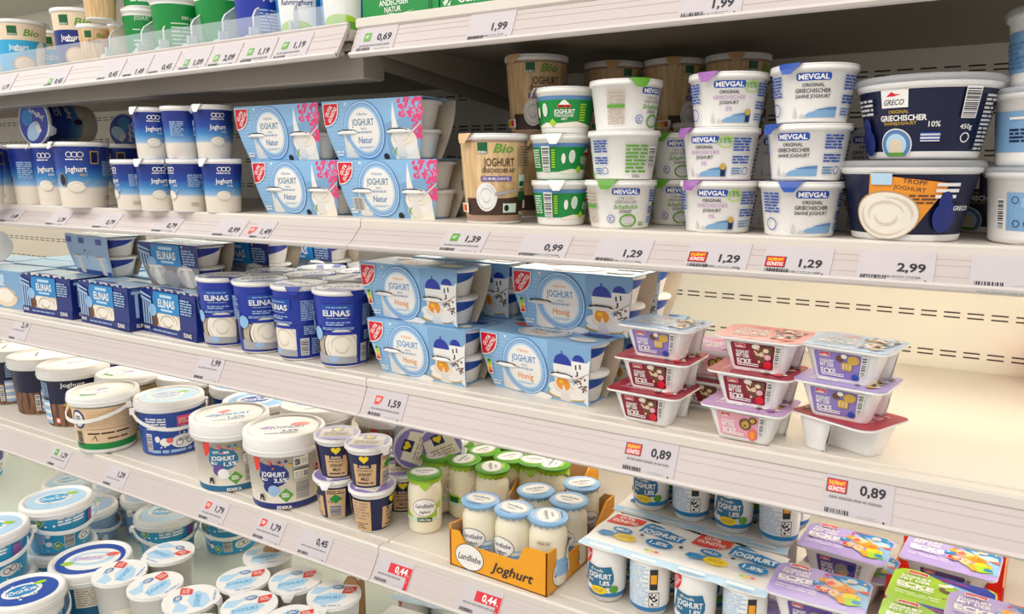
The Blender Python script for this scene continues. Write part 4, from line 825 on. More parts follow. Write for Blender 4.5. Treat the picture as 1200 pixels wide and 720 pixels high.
lid = Art(); lid.ell(0, 0, .042, .042, 'lav2'); lid.poly([(-.034, -.024), (.034, -.024), (.03, .022), (-.03, .022)], 'cream'); lid.rect(-.012, .006, .012, .028, 'navy2'); lid.heart(0, .018, .009); lid.lines(-.024, -.018, .024, .0, 3, 'shade2', seed=3)
m = tub(.032, .0415, .084, .0455, 'white', A, .037, bands=[(.005, 'navy2'), (.071, 'navy2')])
proto('heart_pot', 'yoghurt_pot', 'yoghurt pot', [('pot', m), ('lid', foil_lid(.045, .084, 'foil', .9, 'foil', lid))])

# --- yoghurt jar with crimped foil
def jar(kind, c, c2, green):
    P = [(0, .002), (.026, .002), (.029, 0), (.0315, .004), (.0325, .009), (.0325, .082), (.031, .09), (.027, .097), (.0255, .1), (.0255, .106)]
    m = MB(); m.lathe(P, 'glassyog', 48); A = Art()
    if green:
        A.poly([(-.1, .028), (-.1, .046), (-.05, .05), (-.02, .034), (.004, .036), (.022, .058), (.034, .066), (.034, .028)], 'lime'); A.rect(-.1, .026, .034, .034, 'mint'); A.rect(-.014, .026, .014, .035, 'dgreen'); A.text('3,8% Fett', 0, .0305, .0042, 'white', w=.023, bold=.02); A.rect(.024, .028, .032, .05, 'white'); A.rect(-.066, .034, -.046, .046, 'dgreen'); A.lines(-.1, .03, -.07, .044, 4, 'white', seed=2)
    else:
        A.poly([(-.1, .02), (-.1, .05), (.034, .05), (.034, .02)], 'sky'); A.rect(-.016, .018, .014, .032, 'blue'); A.text('1,5% Fett', 0, .025, .004, 'white', w=.02); A.rect(.016, .042, .034, .048, 'white'); A.bars(.018, .014, .032, .036, 'navy', n=8, vert=False); A.rect(-.075, .04, -.045, .056, 'steel'); A.lines(-.071, .044, -.05, .052, 1, 'white', seed=3); A.lines(-.072, .076, -.05, .084, 2, 'shade2', fill=.7, seed=3)
    A.ell(0, .055, .0225, .0175, 'ink'); A.ell(0, .055, .0217, .0167, 'white'); A.text('Landliebe', 0, .0585, .008, 'navy2', w=.035, shear=.3, bold=.012); A.text('Joghurt', 0, .047, .0055, 'navy2', w=.02, shear=.15)
    if not green: A.text('mild', 0, .0415, .004, 'navy2', shear=.15)
    m.art(A, cyl(P[4:6], .0325), .004)
    L = MB(); n = 60; rings = []; zs = (.1125, .1105, .106, .0985) if green else (.1125, .1105, .1075, .1035)
    for r, z, amp in ((.0335, zs[0], 0), (.0345, zs[1], .0005), (.0305, zs[2], .0012), (.0288, zs[3], .0016)):
        rings.append([((r + amp * math.cos(k * PI)) * math.sin(2 * PI * k / n), -(r + amp * math.cos(k * PI)) * math.cos(2 * PI * k / n), z + (0.0022 * math.sin(k * 1.7) if amp > .0015 else 0)) for k in range(n)])
    L.loft(rings, [c, c, c2], None, None, True); L.lathe([(0, .1135), (.031, .1135), (.0335, .112)], c, n)
    # torn skirt corner
    if green: b = len(L.V); L.V += [(-.012, -.0295, .103), (.012, -.0295, .103), (.008, -.0325, .0935), (.001, -.0335, .088), (-.006, -.0325, .0945)]; L.face([b, b + 4, b + 3, b + 2, b + 1], c2)
    B = Art(); B.ell(0, 0, .03, .03, c); B.ell(0, 0.001, .0275, .0205, 'white'); B.ring(0, .001, .0262, .0192, .0008, 'navy'); B.text('Landliebe', 0, .0045, .0068, 'navy2', w=.033, shear=.15); B.text('Joghurt', 0, -.006, .0045, 'navy2', w=.018); B.lines(-.014, -.025, .014, -.019, 1, c2 if green else 'steel', seed=2)
    L.art(B, flat(.1136), du=None)
    proto(kind, 'yoghurt_jar', 'yoghurt jar', [('jar', m), ('foil_lid', L)])
jar('jar_green', 'green2', 'lime', True); jar('jar_blue', 'sky', 'paleblue', False)

# --- orange carton tray for jars
def carton(kind, w, d, hf, hb):
    m = MB(); th = .003
    m.box(-w, w, 0, d, 0, th, 'kraft')
    fr = [(-w, 0), (w, 0), (w, hf + .03), (w - .035, hf + .03), (w - .045, hf + .026), (w - .055, hf + .004), (w - .06, hf), (-w + .035, hf), (-w + .03, hf + .004), (-w + .02, hf + .02), (-w + .002, hf + .02), (-w, hf + .018)]
    F = MB(); F.loft([[(x, th, z) for x, z in fr], [(x, 0, z) for x, z in fr]], 'amber', 'kraft', 'amber')
    A = Art(); A.ell(-w + .042, .026, .03, .024, 'black'); A.ell(-w + .042, .026, .0288, .0228, 'white'); A.text('Landliebe', -w + .042, .025, .0115, 'ink', w=.048, shear=.3, bold=.012); A.text('Joghurt', .03, .024, .017, 'ink', w=.085, shear=.35, bold=.014); F.art(A, front(0), du=None)
    sd = [(0, 0), (d, 0), (d, hb), (d - .03, hb), (d - .045, hb - .012), (d - .075, hf + .004), (.06, hf - .004), (.045, hf), (.035, hf + .026), (.0, hf + .03)]
    S1 = MB(); S1.loft([[(w - th, y, z) for y, z in sd], [(w, y, z) for y, z in sd]], 'amber', 'kraft', 'amber')
    A = Art(); A.ell(.046, .0275, .029, .025, 'black'); A.ell(.046, .0275, .0278, .0238, 'white'); A.text('Landliebe', .046, .03, .0115, 'ink', w=.046, shear=.12, bold=.012); A.text('Joghurt', .13, .026, .016, 'ink', w=.06, shear=.2, bold=.012); S1.art(A, lambda u, v, off: (w + off, u, v), du=None)
    S2 = MB(); S2.loft([[(-w, y, z) for y, z in sd], [(-w + th, y, z) for y, z in sd]], 'amber', 'amber', 'kraft')
    bk = [(-w, 0), (w, 0), (w, hb), (w - .02, hb), (w - .03, hb - .012), (w - .075, hb - .012), (-w + .075, hb - .012), (-w + .03, hb - .012), (-w + .02, hb), (-w, hb)]
    B = MB(); B.loft([[(x, d, z) for x, z in bk], [(x, d - th, z) for x, z in bk]], 'kraft', 'amber', 'kraft')
    proto(kind, 'jar_carton', 'carton', [('base', m), ('front_panel', F), ('side_panel', S1), ('side_panel', S2), ('back_panel', B)])
carton('jar_carton', .098, .245, .047, .085)

# --- flat multipack: two by four pots hanging from one printed lid sheet
def pot_art(nutri):
    A = Art()
    if nutri:
        A.lines(-.04, .022, .01, .088, 18, 'sky', fill=.4, seed=5); A.lines(-.04, .022, .01, .088, 6, 'sky2', fill=.06, seed=6); A.rect(.012, .05, .024, .084, 'ink'); A.rect(.0135, .06, .0225, .075, 'amber'); A.rect(.011, .022, .027, .046, 'ink', r=.002); A.rect(.012, .023, .026, .045, 'white', r=.002); A.dots(.013, .026, .025, .043, 16, .0016, 'ink', 3)
    else:
        A.poly([(-.034, .062), (-.034, .09), (-.012, .09), (-.012, .08), (-.015, .071), (-.022, .063)], 'red'); A.text('GUT&', -.0245, .081, .0046, 'white', w=.014, bold=.03, rot=.9); A.text('GÜNSTIG', -.021, .075, .0046, 'white', w=.02, bold=.03, rot=.9)
        A.ell(.0, .044, .025, .0175, 'petrol'); A.poly([(-.024, .05), (-.02, .066), (.0, .063), (.02, .066), (.025, .05), (.02, .03), (-.02, .03)], 'petrol'); A.text('JOGHURT', .001, .0485, .0088, 'white', w=.04, bold=.03); A.text('FETTARMER', -.002, .0575, .0032, 'white', w=.022); A.text('1,8%', .011, .0375, .0075, 'white', w=.016, bold=.03); A.text('MILD', -.013, .039, .004, 'white', w=.01, bold=.03); A.ell(.001, .0245, .0135, .007, 'yellow'); A.lines(-.008, .0215, .01, .0275, 2, 'gold', seed=3); A.ell(.025, .0275, .007, .0065, 'green2'); A.poly([(-.032, .034), (-.028, .041), (-.023, .035), (-.025, .031), (-.031, .03)], 'petrol'); A.dots(-.018, .058, .02, .063, 2, .0018, 'yellow', 3)
    return A
def gg_pot(nutri):
    m = MB(); rs = []; n = 40
    def R_(t, z):   # softly squared body
        r = z; k = 1 + .05 * math.cos(4 * t); return r * k
    P = [(0, .001), (.022, .001), (.0255, .003), (.028, .012), (.029, .0122), (.0305, .0198), (.0305, .0202), (.0318, .088), (.032, .0945)]
    m.lathe(P, ['white', 'white', 'white', 'white', 'teal', 'teal', 'white', 'white', 'white'], 44); m.art(pot_art(nutri), cyl([(.029, .0122), (.0305, .0198), (.0318, .088), (.032, .0945)], .031), .004)
    return m
def gg_sheet(A, w, d):
    m = MB(); pts = []; nx = 2
    def edge_pts():
        p = []
        for sx, sy in ((1, -1), (1, 1), (-1, 1), (-1, -1)): pass
        n = 24
        for k in range(n + 1): x = -w + 2 * w * k / n; p.append((x, -d + .0035 * abs(math.sin(PI * k / 6)) ** .5 * -1 + .0035))
        for k in range(1, 13): p.append((w - .002 * math.sin(PI * k / 6) ** 2, -d + 2 * d * k / 13))
        for k in range(n + 1): x = w - 2 * w * k / n; p.append((x, d - .0035 + .0035 * abs(math.sin(PI * k / 6)) ** .5))
        for k in range(1, 13): p.append((-w + .002 * math.sin(PI * k / 6) ** 2, d - 2 * d * k / 13))
        return p
    p = edge_pts(); m.plate(p, lambda u, v, q: (u, v, .0957 + q), .0012, 'white')
    m.art(A, flat(.0957), du=None); return m
def multi(kind):
    A = Art(); w, d = .148, .068
    A.rect(-w + .001, -d + .002, w - .001, -d + .022, 'sky2')
    for sx in (-1, 1):
        cx = sx * w / 2
        for k in (-1, 1): A.rect(cx + k * .036 - .02, -d + .006, cx + k * .036 + .02, -d + .013, 'white')
        A.poly([(cx - .068, .024), (cx - .064, .06), (cx - .01, .06), (cx - .012, .044), (cx - .02, .032), (cx - .04, .026)], 'red2'); A.text('GUT&', cx - .042, .053, .0085, 'white', w=.028, bold=.03); A.text('GÜNSTIG', cx - .04, .039, .0095, 'white', w=.044, bold=.03)
        A.poly([(cx - .006, .048), (cx - .008, .02), (cx + .018, .022), (cx + .04, .014), (cx + .066, .018), (cx + .068, .036), (cx + .04, .044), (cx + .016, .056), (cx, .058)], 'teal'); A.text('JOGHURT', cx + .03, .029, .0135, 'white', w=.068, bold=.04, rot=-.03); A.text('FETTARMER', cx + .018, .046, .006, 'white', w=.034, bold=.03)
        A.ell(cx - .03, .008, .017, .0095, 'teal'); A.text('MILD', cx - .03, .008, .0075, 'white', w=.022, bold=.03); A.ell(cx - .016, -.014, .019, .0115, 'yellow'); A.lines(cx - .028, -.019, cx - .004, -.009, 2, 'gold', seed=3); A.ell(cx + .038, -.004, .022, .013, 'teal'); A.text('1,8%', cx + .038, -.004, .0105, 'white', w=.03, bold=.03)
        A.poly([(cx - .062, -.02), (cx - .058, -.008), (cx - .044, -.006), (cx - .036, -.01), (cx - .03, -.002), (cx - .034, -.018), (cx - .05, -.024)], 'teal'); A.poly([(cx + .0, .008), (cx + .004, .012), (cx + .008, .008), (cx + .004, .004)], 'ink'); [A.ell(cx + .03 + k * .008, -.034, .004, .003, c) for k, c in enumerate(('lime', 'yellow', 'coral'))]; A.poly([(cx + .068, .002), (cx + .072, .007), (cx + .076, .002), (cx + .072, -.003)], 'ink')
    parts = [('lid_sheet', gg_sheet(A, w, d))]
    for iy, y in enumerate((-.033, .033)):
        for ix in range(4):
            x = -w + (ix + .5) * w / 2; m0 = gg_pot(ix % 2 == 1); T = MB(); T.mats = m0.mats; T.F = m0.F; T.FM = m0.FM; T.FS = m0.FS; T.V = [(a + x, b + y, c) for a, b, c in m0.V]; parts.append(('pot', T))
    proto(kind, 'yoghurt_multipack', 'yoghurt multipack', parts)
multi('flat_multi')
# the same pack, a loose pair of pots of the second layer
def strip(kind):
    parts = []; A = Art(); w, d = .074, .068; A.rect(-w, -d, w, d, 'white'); A.rect(-w, -d, w, -d + .02, 'sky2')
    sh = gg_sheet(A, w, d); parts.append(('lid_sheet', sh))
    for y in (-.033, .033):
        for ix in range(2):
            x = -w + (ix + .5) * w; m0 = gg_pot(ix % 2 == 1); T = MB(); T.mats = m0.mats; T.F = m0.F; T.FM = m0.FM; T.FS = m0.FS; T.V = [(a + x, b + y, c) for a, b, c in m0.V]; parts.append(('pot', T))
    proto(kind, 'yoghurt_multipack', 'yoghurt multipack', parts)
strip('flat_four')

# --- big round pots of the bottom trough with white printed foil
A = Art(); A.rect(-.075, .012, -.02, .094, 'cream'); A.lines(-.07, .02, -.03, .08, 9, 'shade2', seed=5); A.rect(-.028, .07, -.014, .088, 'ink'); A.rect(-.027, .052, -.015, .066, 'yellow'); A.poly([(.03, .02), (.03, .088), (.075, .088), (.075, .05), (.06, .028)], 'red2'); A.text('GUT&', .05, .07, .011, 'white', w=.03, bold=.03, rot=.7); A.text('GÜNSTIG', .058, .055, .011, 'white', w=.044, bold=.03, rot=.7); A.poly([(.03, .004), (.08, .004), (.08, .04), (.06, .026)], 'petrol'); A.rect(-.005, .05, .022, .085, 'ink'); A.rect(-.004, .051, .021, .084, 'cream'); A.lines(-.002, .055, .019, .08, 4, 'ink', fill=.35, seed=3); A.bars(.0, .012, .02, .044, n=12, vert=False)
lid = Art(); lid.ell(0, 0, 0.0512, 0.0512, 'white'); lid.poly([(-0.0464, 0.0048), (-0.0400, 0.0272), (-0.0160, 0.0240), (-0.0048, 0.0336), (0.0000, 0.0256), (-0.0160, 0.0144), (-0.0288, 0.0000)], 'sky2'); lid.poly([(-0.0360, -0.0272), (-0.0320, -0.0064), (-0.0080, 0.0048), (0.0160, 0.0032), (0.0272, -0.0096), (0.0128, -0.0272), (-0.0160, -0.0368)], 'sky2'); lid.text('JOGHURT', -0.0080, -0.0128, 0.0104, 'cyan', w=0.0480, bold=0.0240); lid.ell(0.0048, 0.0240, 0.0112, 0.0080, 'steel'); lid.lines(-0.0032, 0.0200, 0.0128, 0.0280, 2, 'white', seed=3); lid.poly([(0.0144, 0.0000), (0.0176, 0.0224), (0.0416, 0.0240), (0.0400, 0.0096), (0.0320, 0.0000)], 'red2'); lid.text('GUT&', 0.0272, 0.0160, 0.0048, 'white', w=0.0144, bold=0.0240); lid.text('GÜNSTIG', 0.0288, 0.0088, 0.0048, 'white', w=0.0192, bold=0.0240); lid.lines(-0.0160, -0.0448, 0.0192, -0.0384, 1, 'paleblue', seed=4)
m = tub(.038, .0475, .15, .051, 'white', A, .052, du=.006)
proto('gg_pot', 'yoghurt_pot', 'yoghurt pot', [('pot', m), ('lid', foil_lid(.0505, .15, 'foil', -.3, 'foil', lid))])
m = MB(); p = [(-.016, 0), (.016, 0), (.016, .15), (.012, .163), (.004, .169), (-.006, .167), (-.013, .157), (-.016, .145)]
m.loft([[(x, -.002, z) for x, z in p], [(x, .002, z) for x, z in p]], 'kraft2', 'kraft', 'kraft'); m.loft([[(.016, -.002, z) for z in (0, .163)] + [(.016, .03, z) for z in (.15, 0)], [(.019, -.002, z) for z in (0, .163)] + [(.019, .03, z) for z in (.15, 0)]], 'kraft', 'kraft', 'kraft2')
KRAFT_TAB = m

# --- top shelf goods
def smallbio(kind, c, c2, word):
    A = Art(); A.rect(-.155, .07, .155, .12, 'beige'); A.rect(-.034, .092, -.014, .114, 'dgreen'); A.text('EDEKA', -.024, .095, .0035, 'white', w=.017); A.text('Bio', .014, .1, .015, 'green2', w=.034, shear=.25, bold=.02); A.rect(-.155, .005, .155, .082, c); A.text(word, -.014, .066, .011, 'white', w=.042, bold=.02); A.lines(-.024, .056, -.004, .061, 1, 'white', seed=6); A.ell(-.004, .024, .026, .022, 'tan2'); A.ell(-.004, .026, .021, .017, 'skin'); A.ell(.036, .046, .015, .036, 'cream'); A.lines(.054, .014, .084, .07, 6, 'sky2', seed=3)
    proto(kind, 'yoghurt_pot', 'yoghurt pot', [('pot', tub(.046, .055, .128, .058, 'white', A, .05)), ('lid', foil_lid(.0575, .128, 'foil', 1.2, 'foil'))])
smallbio('bio_navy', 'navy', 'navy', 'Joghurt'); smallbio('bio_blue', 'cyan', 'sky', 'Joghurt')
A = Art(); A.rect(-.02, .058, -.006, .072, 'dgreen'); A.text('Bio', .012, .063, .009, 'green2', shear=.2); A.text('JOGHURT', .0, .05, .006, 'dbrown', w=.03)
proto('bio_small', 'yoghurt_pot', 'yoghurt pot', [('pot', tub(.028, .034, .085, .0365, 'white', A, .032, bands=[(.006, 'lightwood'), (.077, 'lightwood')])), ('lid', foil_lid(.036, .085, 'foil', 1.2, 'tan'))])
def greenpot(kind, h, A, k=1):
    proto(kind, 'yoghurt_pot', 'yoghurt pot', [('pot', tub(.042 * k, .051 * k, h, .054 * k, 'white', A, .047 * k, bands=[(.006, 'green'), (h - .014, 'green')])), ('lid', foil_lid(.0535 * k, h, 'foil', 1.2, 'foil'))])
A = Art(); A.rect(.016, .036, .032, .056, 'red2'); A.ell(.02, .06, .006, .008, 'black'); A.lines(-.03, .02, .02, .066, 6, 'mint', fill=.3, seed=2); A.text('500 g', .0, .072, .006, 'white'); A.rect(-.04, .0, .04, .012, 'white')
greenpot('green_pot', .112, A)
A = Art().text('JOGHURT', 0, .085, .008, 'mint', w=.03).lines(-.02, .06, .02, .064, 1, 'mint').lines(-.02, .02, .02, .045, 3, 'mint', fill=.4)
greenpot('green_pot_small', .104, A, .76)
A = Art(); A.text('JOGHURT', 0, .07, .01, 'mint', w=.045); A.lines(-.03, .01, .03, .05, 5, 'mint', fill=.4, seed=3); A.poly([(.03, .03), (.05, .06), (.06, .03)], 'sky'); A.poly([(-.05, .03), (-.04, .06), (-.03, .03)], 'yellow')
greenpot('green_pot_word', .12, A, .9)
A = Art(); A.rect(-.03, .02, .03, .07, 'royal'); A.lines(-.028, .025, .02, .065, 7, 'paleblue', seed=3); A.text('Joghurt', 0, .085, .01, 'white', w=.04)
proto('navy_tall', 'yoghurt_pot', 'yoghurt pot', [('pot', tub(.041, .05, .13, .053, 'white', A, .046, bands=[(.006, 'royal'), (.116, 'royal')])), ('lid', foil_lid(.0525, .13, 'foil'))])
A = Art(); A.rect(-.055, .004, .02, .12, 'white'); A.text('Rahmjoghurt', -.016, .064, .0085, 'navy', w=.06, shear=.2, bold=.02); A.ell(-.02, .02, .034, .014, 'lime'); A.ell(.0, .012, .02, .01, 'green2')
proto('blue_white_pot', 'yoghurt_pot', 'yoghurt pot', [('pot', tub(.041, .05, .13, .053, 'white', A, .046, bands=[(.006, 'teal'), (.116, 'teal')])), ('lid', foil_lid(.0525, .13, 'foil'))])

# ================================================================ STOCKING THE SHELVES
DISC = []    # (x, y, r, z0, z1) of what already stands on the shelves
SIZE = dict(bio=(.0555, .138), berg=(.046, .068), mevgal_sheep=(.052, .068), mevgal_light=(.052, .068), mevgal_cream=(.052, .068), greco=(.083, .094), paletub=(.072, .086), paletub_back=(.072, .086), spoon_small=(.0408, .104), spoon_big=(.0588, .143), spoon_mid=(.0512, .143), elinas_pot=(.0552, .146),
 wood_bucket=(.0896, .162), beige_bucket=(.083, .148), blue_bucket=(.083, .137), kilo_low=(.0844, .157), kilo_full=(.0844, .157), plain_bucket=(.0857, .145), blue_lid_bucket=(.0857, .137), navy_bucket=(.0867, .15), trough_bucket=(.0745, .11), trough_bucket_bold=(.070, .147), lilac_bucket=(.0675, .11), big_trough_bucket=(.0815, .137), heart_pot=(.046, .086), jar_green=(.036, .114), jar_blue=(.036, .114), gg_pot=(.0512, .152), bio_blue=(.058, .128), bio_navy=(.058, .128), bio_small=(.037, .086), green_pot=(.0545, .113), green_pot_small=(.0415, .105), green_pot_word=(.049, .121), navy_tall=(.0535, .131), blue_white_pot=(.0535, .131))
def stand(kind, label, q, turn=0, group=None, fixed=False):
    # put a round pot where it belongs, nudged clear of the pots that stand there already
    r, h = SIZE[kind]; q = Vector(q)
    if not fixed:
        for it in range(60):
            hit = False
            for x, y, rr, z0, z1 in DISC:
                if z1 < q.z + .004 or z0 > q.z + h - .004: continue
                d = Vector((q.x - x, q.y - y)); g = r + rr + .001 - d.length
                if g > 0:
                    d = (d.normalized() if d.length > 1e-5 else Vector((0, 1))); q.x += d.x * g; q.y += d.y * g + (.0004 if d.y > -.2 else 0); hit = True
            q.y = min(q.y, .6 - r)
            if not hit: break
    DISC.append((q.x, q.y, r, q.z, q.z + h))
    return place(kind, label, q, face(q, turn), group)
def stack(kind, px, py, z, rb, items, step, jig=None):
    # items from bottom to top: (label, turn, dx, dy)
    p = on(px, py, z, rb)
    for i, (lab, turn, dx, dy) in enumerate(items):
        stand(kind, lab, Vector((p.x + dx, p.y + dy, z + i * step)), turn, fixed=True)
    return p
def put(kind, label, x, y, z, turn=0, group=None):
    return stand(kind, label, Vector((x, y, z)), turn, group)
def seen(kind, label, px, py, z, rb, turn=0, group=None):
    return stand(kind, label, on(px, py, z, rb), turn, group)
def sight(px, py, y):
    d = ray(px, py); k = (y - CAM.y) / d.y; return CAM + d * k
def lidat(kind, label, px, py, z, h, turn=0, group=None):
    # the middle of the lid is seen at px, py; the lid is h above what the pot stands on
    q = at(px, py, z + h); q.z = z; return stand(kind, label, q, turn, group)

# ---------- second shelf, right bay
seen('bio', 'tan wood-print yoghurt pot in front, bottom left of the Greek yoghurts', 579, 263, DB, .043, 12)
q = lidat('bio', 'tan wood-print yoghurt pot behind the front one, standing under another', 618, 163, DB, .137, 60)
q2 = Vector(q.location) + Vector((.012, .01, .1375)); stand('bio', 'tan wood-print yoghurt pot standing on top of another, highest of its kind', q2, 20, fixed=True)
for k, (x, y) in enumerate(((-.60, .36), (-.49, .38), (-.38, .38))):
    put('bio', ('lower tan pot in the dark behind the green tubs', 'lower tan pot in the dark behind the sheep milk tubs', 'lower tan pot in the dark between the sheep milk and lilac tubs')[k], x, y, DB, 40)
    put('bio', ('upper tan pot half hidden behind the green tubs', 'upper tan pot half hidden behind the topmost sheep milk tub', 'upper tan pot with brown lid peeking over the lilac-lidded tubs')[k], x, y, DB + .1375, 60)
stack('berg', 657, 265, DB, .035, [('green mountain yoghurt tub, lowest of the green stack', 72, 0, 0), ('green mountain yoghurt tub, middle of the green stack', 68, -.004, .004), ('green mountain yoghurt tub with its front turned out, top of the green stack', -4, .004, .004)], .0675)
stack('mevgal_sheep', 726, 269, DB, .041, [('white sheep milk yoghurt tub with lettering to the front, lowest of the stack', 10, 0, 0), ('white sheep milk yoghurt tub showing its bar code, middle of the stack', -105, .002, .004), ('white sheep milk yoghurt tub with a raised green flap, top of the stack', 52, .004, .002)], .0685)
stack('mevgal_light', 840, 274, DB, .041, [('white tub with lilac flap, lowest of the stack with the 15% mark', -10, 0, 0), ('white tub with the 15% mark, middle of the lilac stack', -26, -.002, .004), ('white tub with the 15% mark, top of the lilac stack', 2, .006, .002)], .0685)
stack('mevgal_cream', 935, 279, DB, .042, [('white cream yoghurt tub with a blue flap, lowest of the stack', 18, 0, 0), ('white cream yoghurt tub, middle of the stack beside the navy tubs', -22, .004, .004), ('white cream yoghurt tub with a blue flap, top of the stack', 0, .006, .004)], .0695)
for k, (x, y) in enumerate(((-.40, .165), (-.255, .165), (-.135, .165))):
    kd = ('mevgal_sheep', 'mevgal_light', 'mevgal_cream')[k]; nm = ('sheep milk', 'lilac', 'blue')[k]
    for j in range(2): put(kd, '%s white tub in the second row behind the front %s stack' % (('bottom', 'second')[j], nm), x, y, DB + j * .0685, 0)
place('berg', 'green tub in the shade right behind the top sheep milk tub', (-.4, .26, DB + .09), 0); place('mevgal_sheep', 'white sheep milk tub in the shade carrying a green tub', (-.4, .262, DB + .022), 0)
p = on(1058, 284, DB, .058)
stand('greco', 'big navy yoghurt tub with an orange swirl picture, lower of the two', p, -158, fixed=True)
p2 = p + Vector((.012, .006, .0945)); stand('greco', 'big navy yoghurt tub with the red and white crest, upper of the two', p2, -4, fixed=True)
place('greco', 'big navy yoghurt tub in the shade behind the front pair', (.012, .25, DB), 0)
p = on(1216, 291, DB, .06) + Vector((.01, .014, 0))
stand('paletub_back', 'pale blue tub at the right picture edge, lowest of three', p, -14, fixed=True)
stand('paletub', 'pale blue tub at the right picture edge, middle of three', p + Vector((.0, .0, .086)), -75, fixed=True)
stand('paletub', 'pale blue tub at the right picture edge, highest of three', p + Vector((.006, .004, .172)), 8, fixed=True)

# ---------- second shelf, left bay
yy = .05
for lab, kind, px0, px1, ptop, pbot, rz in (
 ('blue yoghurt four-pack with pink flowers, lower left', 'natur_pack', 291, 384, 188, 254, 0), ('blue yoghurt four-pack with pink flowers and a bar code, lower right', 'natur_pack_code', 392, 508, 186, 258, 0)):
    a = at(px0 + 8, pbot, DB); b = at(px1, pbot + 3, DB)
    place(kind, lab, (0, 0, 0))
pk = [o for o in bpy.data.objects if o.name.startswith('yoghurt_multipack')]
pk[0].location = (-1.105, .085, DB); pk[1].location = (-.882, .085, DB)
place('natur_pack', 'blue yoghurt four-pack with pink flowers, upper left', (-1.14, .08, DB + .1015)); place('natur_pack', 'blue yoghurt four-pack with pink flowers, upper right', (-.907, .08, DB + .1015))
for lab, x, y, z in (('flowered four-pack in the second row, lower left', -1.1, .2, 0), ('flowered four-pack in the second row, upper left', -1.12, .2, .1015), ('flowered four-pack in the second row, lower right', -.87, .2, 0)): place('natur_pack', lab, (x, y, DB + z))
for px, py, lab, t in ((187, 248, 'small blue pot in front, third from the flowered packs', 8), (224, 249, 'small blue pot in front, second from the flowered packs', -62), (263, 250, 'small blue pot in front beside the flowered packs', 6)): seen('spoon_small', lab, px, py, DB, .032, t)
for px, y, lab, t in ((182, .02, 'upper small blue pot, leftmost of three on the front pots', 4), (215, .03, 'upper small blue pot turned to its fine print, middle of three', 84), (252, .042, 'upper small blue pot beside the flowered packs', 14)):
    q = sight(px, 187, y); q.z = DB + .1045; stand('spoon_small', lab, q, t)
seen('spoon_small', 'small blue pot in front beside the big pots, turned to its print', 157, 247, DB, .032, -70)
seen('spoon_big', 'big blue pot with a gold square, largest in front', 101, 244, DB, .046, -14)
seen('spoon_big', 'big blue pot with a gold square behind the small pots', 141, 241, DB, .046, -30)
seen('spoon_mid', 'blue pot turned to its fine print left of the big gold-square pot', 43, 240, DB, .04, 78)
q = lidat('spoon_mid', 'blue pot half hidden between two others at the left', 60, 170, DB, .142, -30)
seen('spoon_big', 'big blue pot cut by the left picture edge', -2, 237, DB, .046, 30)
for k, (px, py) in enumerate(((20, 172), (-30, 170))): lidat('spoon_big', ('big blue pot in the second row at the far left', 'big blue pot in the second row outside left')[k], px, py, DB, .142, 20)
for k, (px, py, s) in enumerate(((192, 124, 0), (235, 122, 0))):
    q = sight(px, py, .12 + .02 * k); q.z = DB + .1045; q0 = q.copy(); q0.z = DB
    q1 = q; stand('spoon_small', ('upper small dark pot in the second row, left', 'upper small dark pot in the second row, right')[k], q, 60); stand('spoon_small', ('lower small dark pot in the second row, left', 'lower small dark pot in the second row, right')[k], q0, 60)
# two pots lying on the others
def lie(kind, label, px, py, z, r, head, h, roll=0):
    p = at(px, py, z + r); d = Vector((math.sin(head), -math.cos(head), 0))     # lid looks along d
    M3 = Matrix((d.cross(Vector((0, 0, 1))) * -1, Vector((0, 0, 1)).cross(d).cross(d) * -1, d)).transposed()
    zax = d; xax = Vector((0, 0, 1)).cross(d).normalized(); yax = zax.cross(xax)
    M3 = Matrix((xax, yax, zax)).transposed() @ Matrix.Rotation(roll, 3, 'Z')
    return place(kind, label, p - d * h, tilt=M3.to_euler())
lie('spoon_big', 'big blue pot lying on its side on the front pots, lid to the left', 40, 143, DB + .143, .0585, math.radians(6), .142, 2.2)
lie('spoon_mid', 'blue pot lying with its lid to the front on the other pots', 146, 154, DB + .143, .052, math.radians(20), .142, 1.0)

# ---------- third shelf, right bay: honey packs
for lab, x, y, z, rz in (
 ('honey yoghurt four-pack, lower left one with a red label corner, under another', -.815, .075, 0, -3), ('honey yoghurt four-pack, upper left one with its open end to the right', -.83, .075, .1015, -3.5),
 ('honey yoghurt four-pack, lower right one, its printed top showing', -.585, .09, 0, -8), ('honey yoghurt four-pack, upper right one set back', -.552, .145, .1015, -3),
 ('honey four-pack in the second row, lower', -.80, .19, 0, -3), ('honey four-pack in the second row, upper one showing past the front pack', -.80, .19, .1015, -3), ('honey four-pack in the second row under the upper right one', -.55, .2, 0, -3),
 ('honey four-pack in the third row, upper', -.78, .30, .1015, -3), ('honey four-pack in the third row, lower', -.78, .30, 0, -3), ('honey four-pack in the back, upper right', -.55, .26, .1015, -3), ('honey four-pack in the back, lower right', -.55, .31, 0, -3)):
    place('honig_pack', lab, (x, y, DC + z), math.radians(rz))
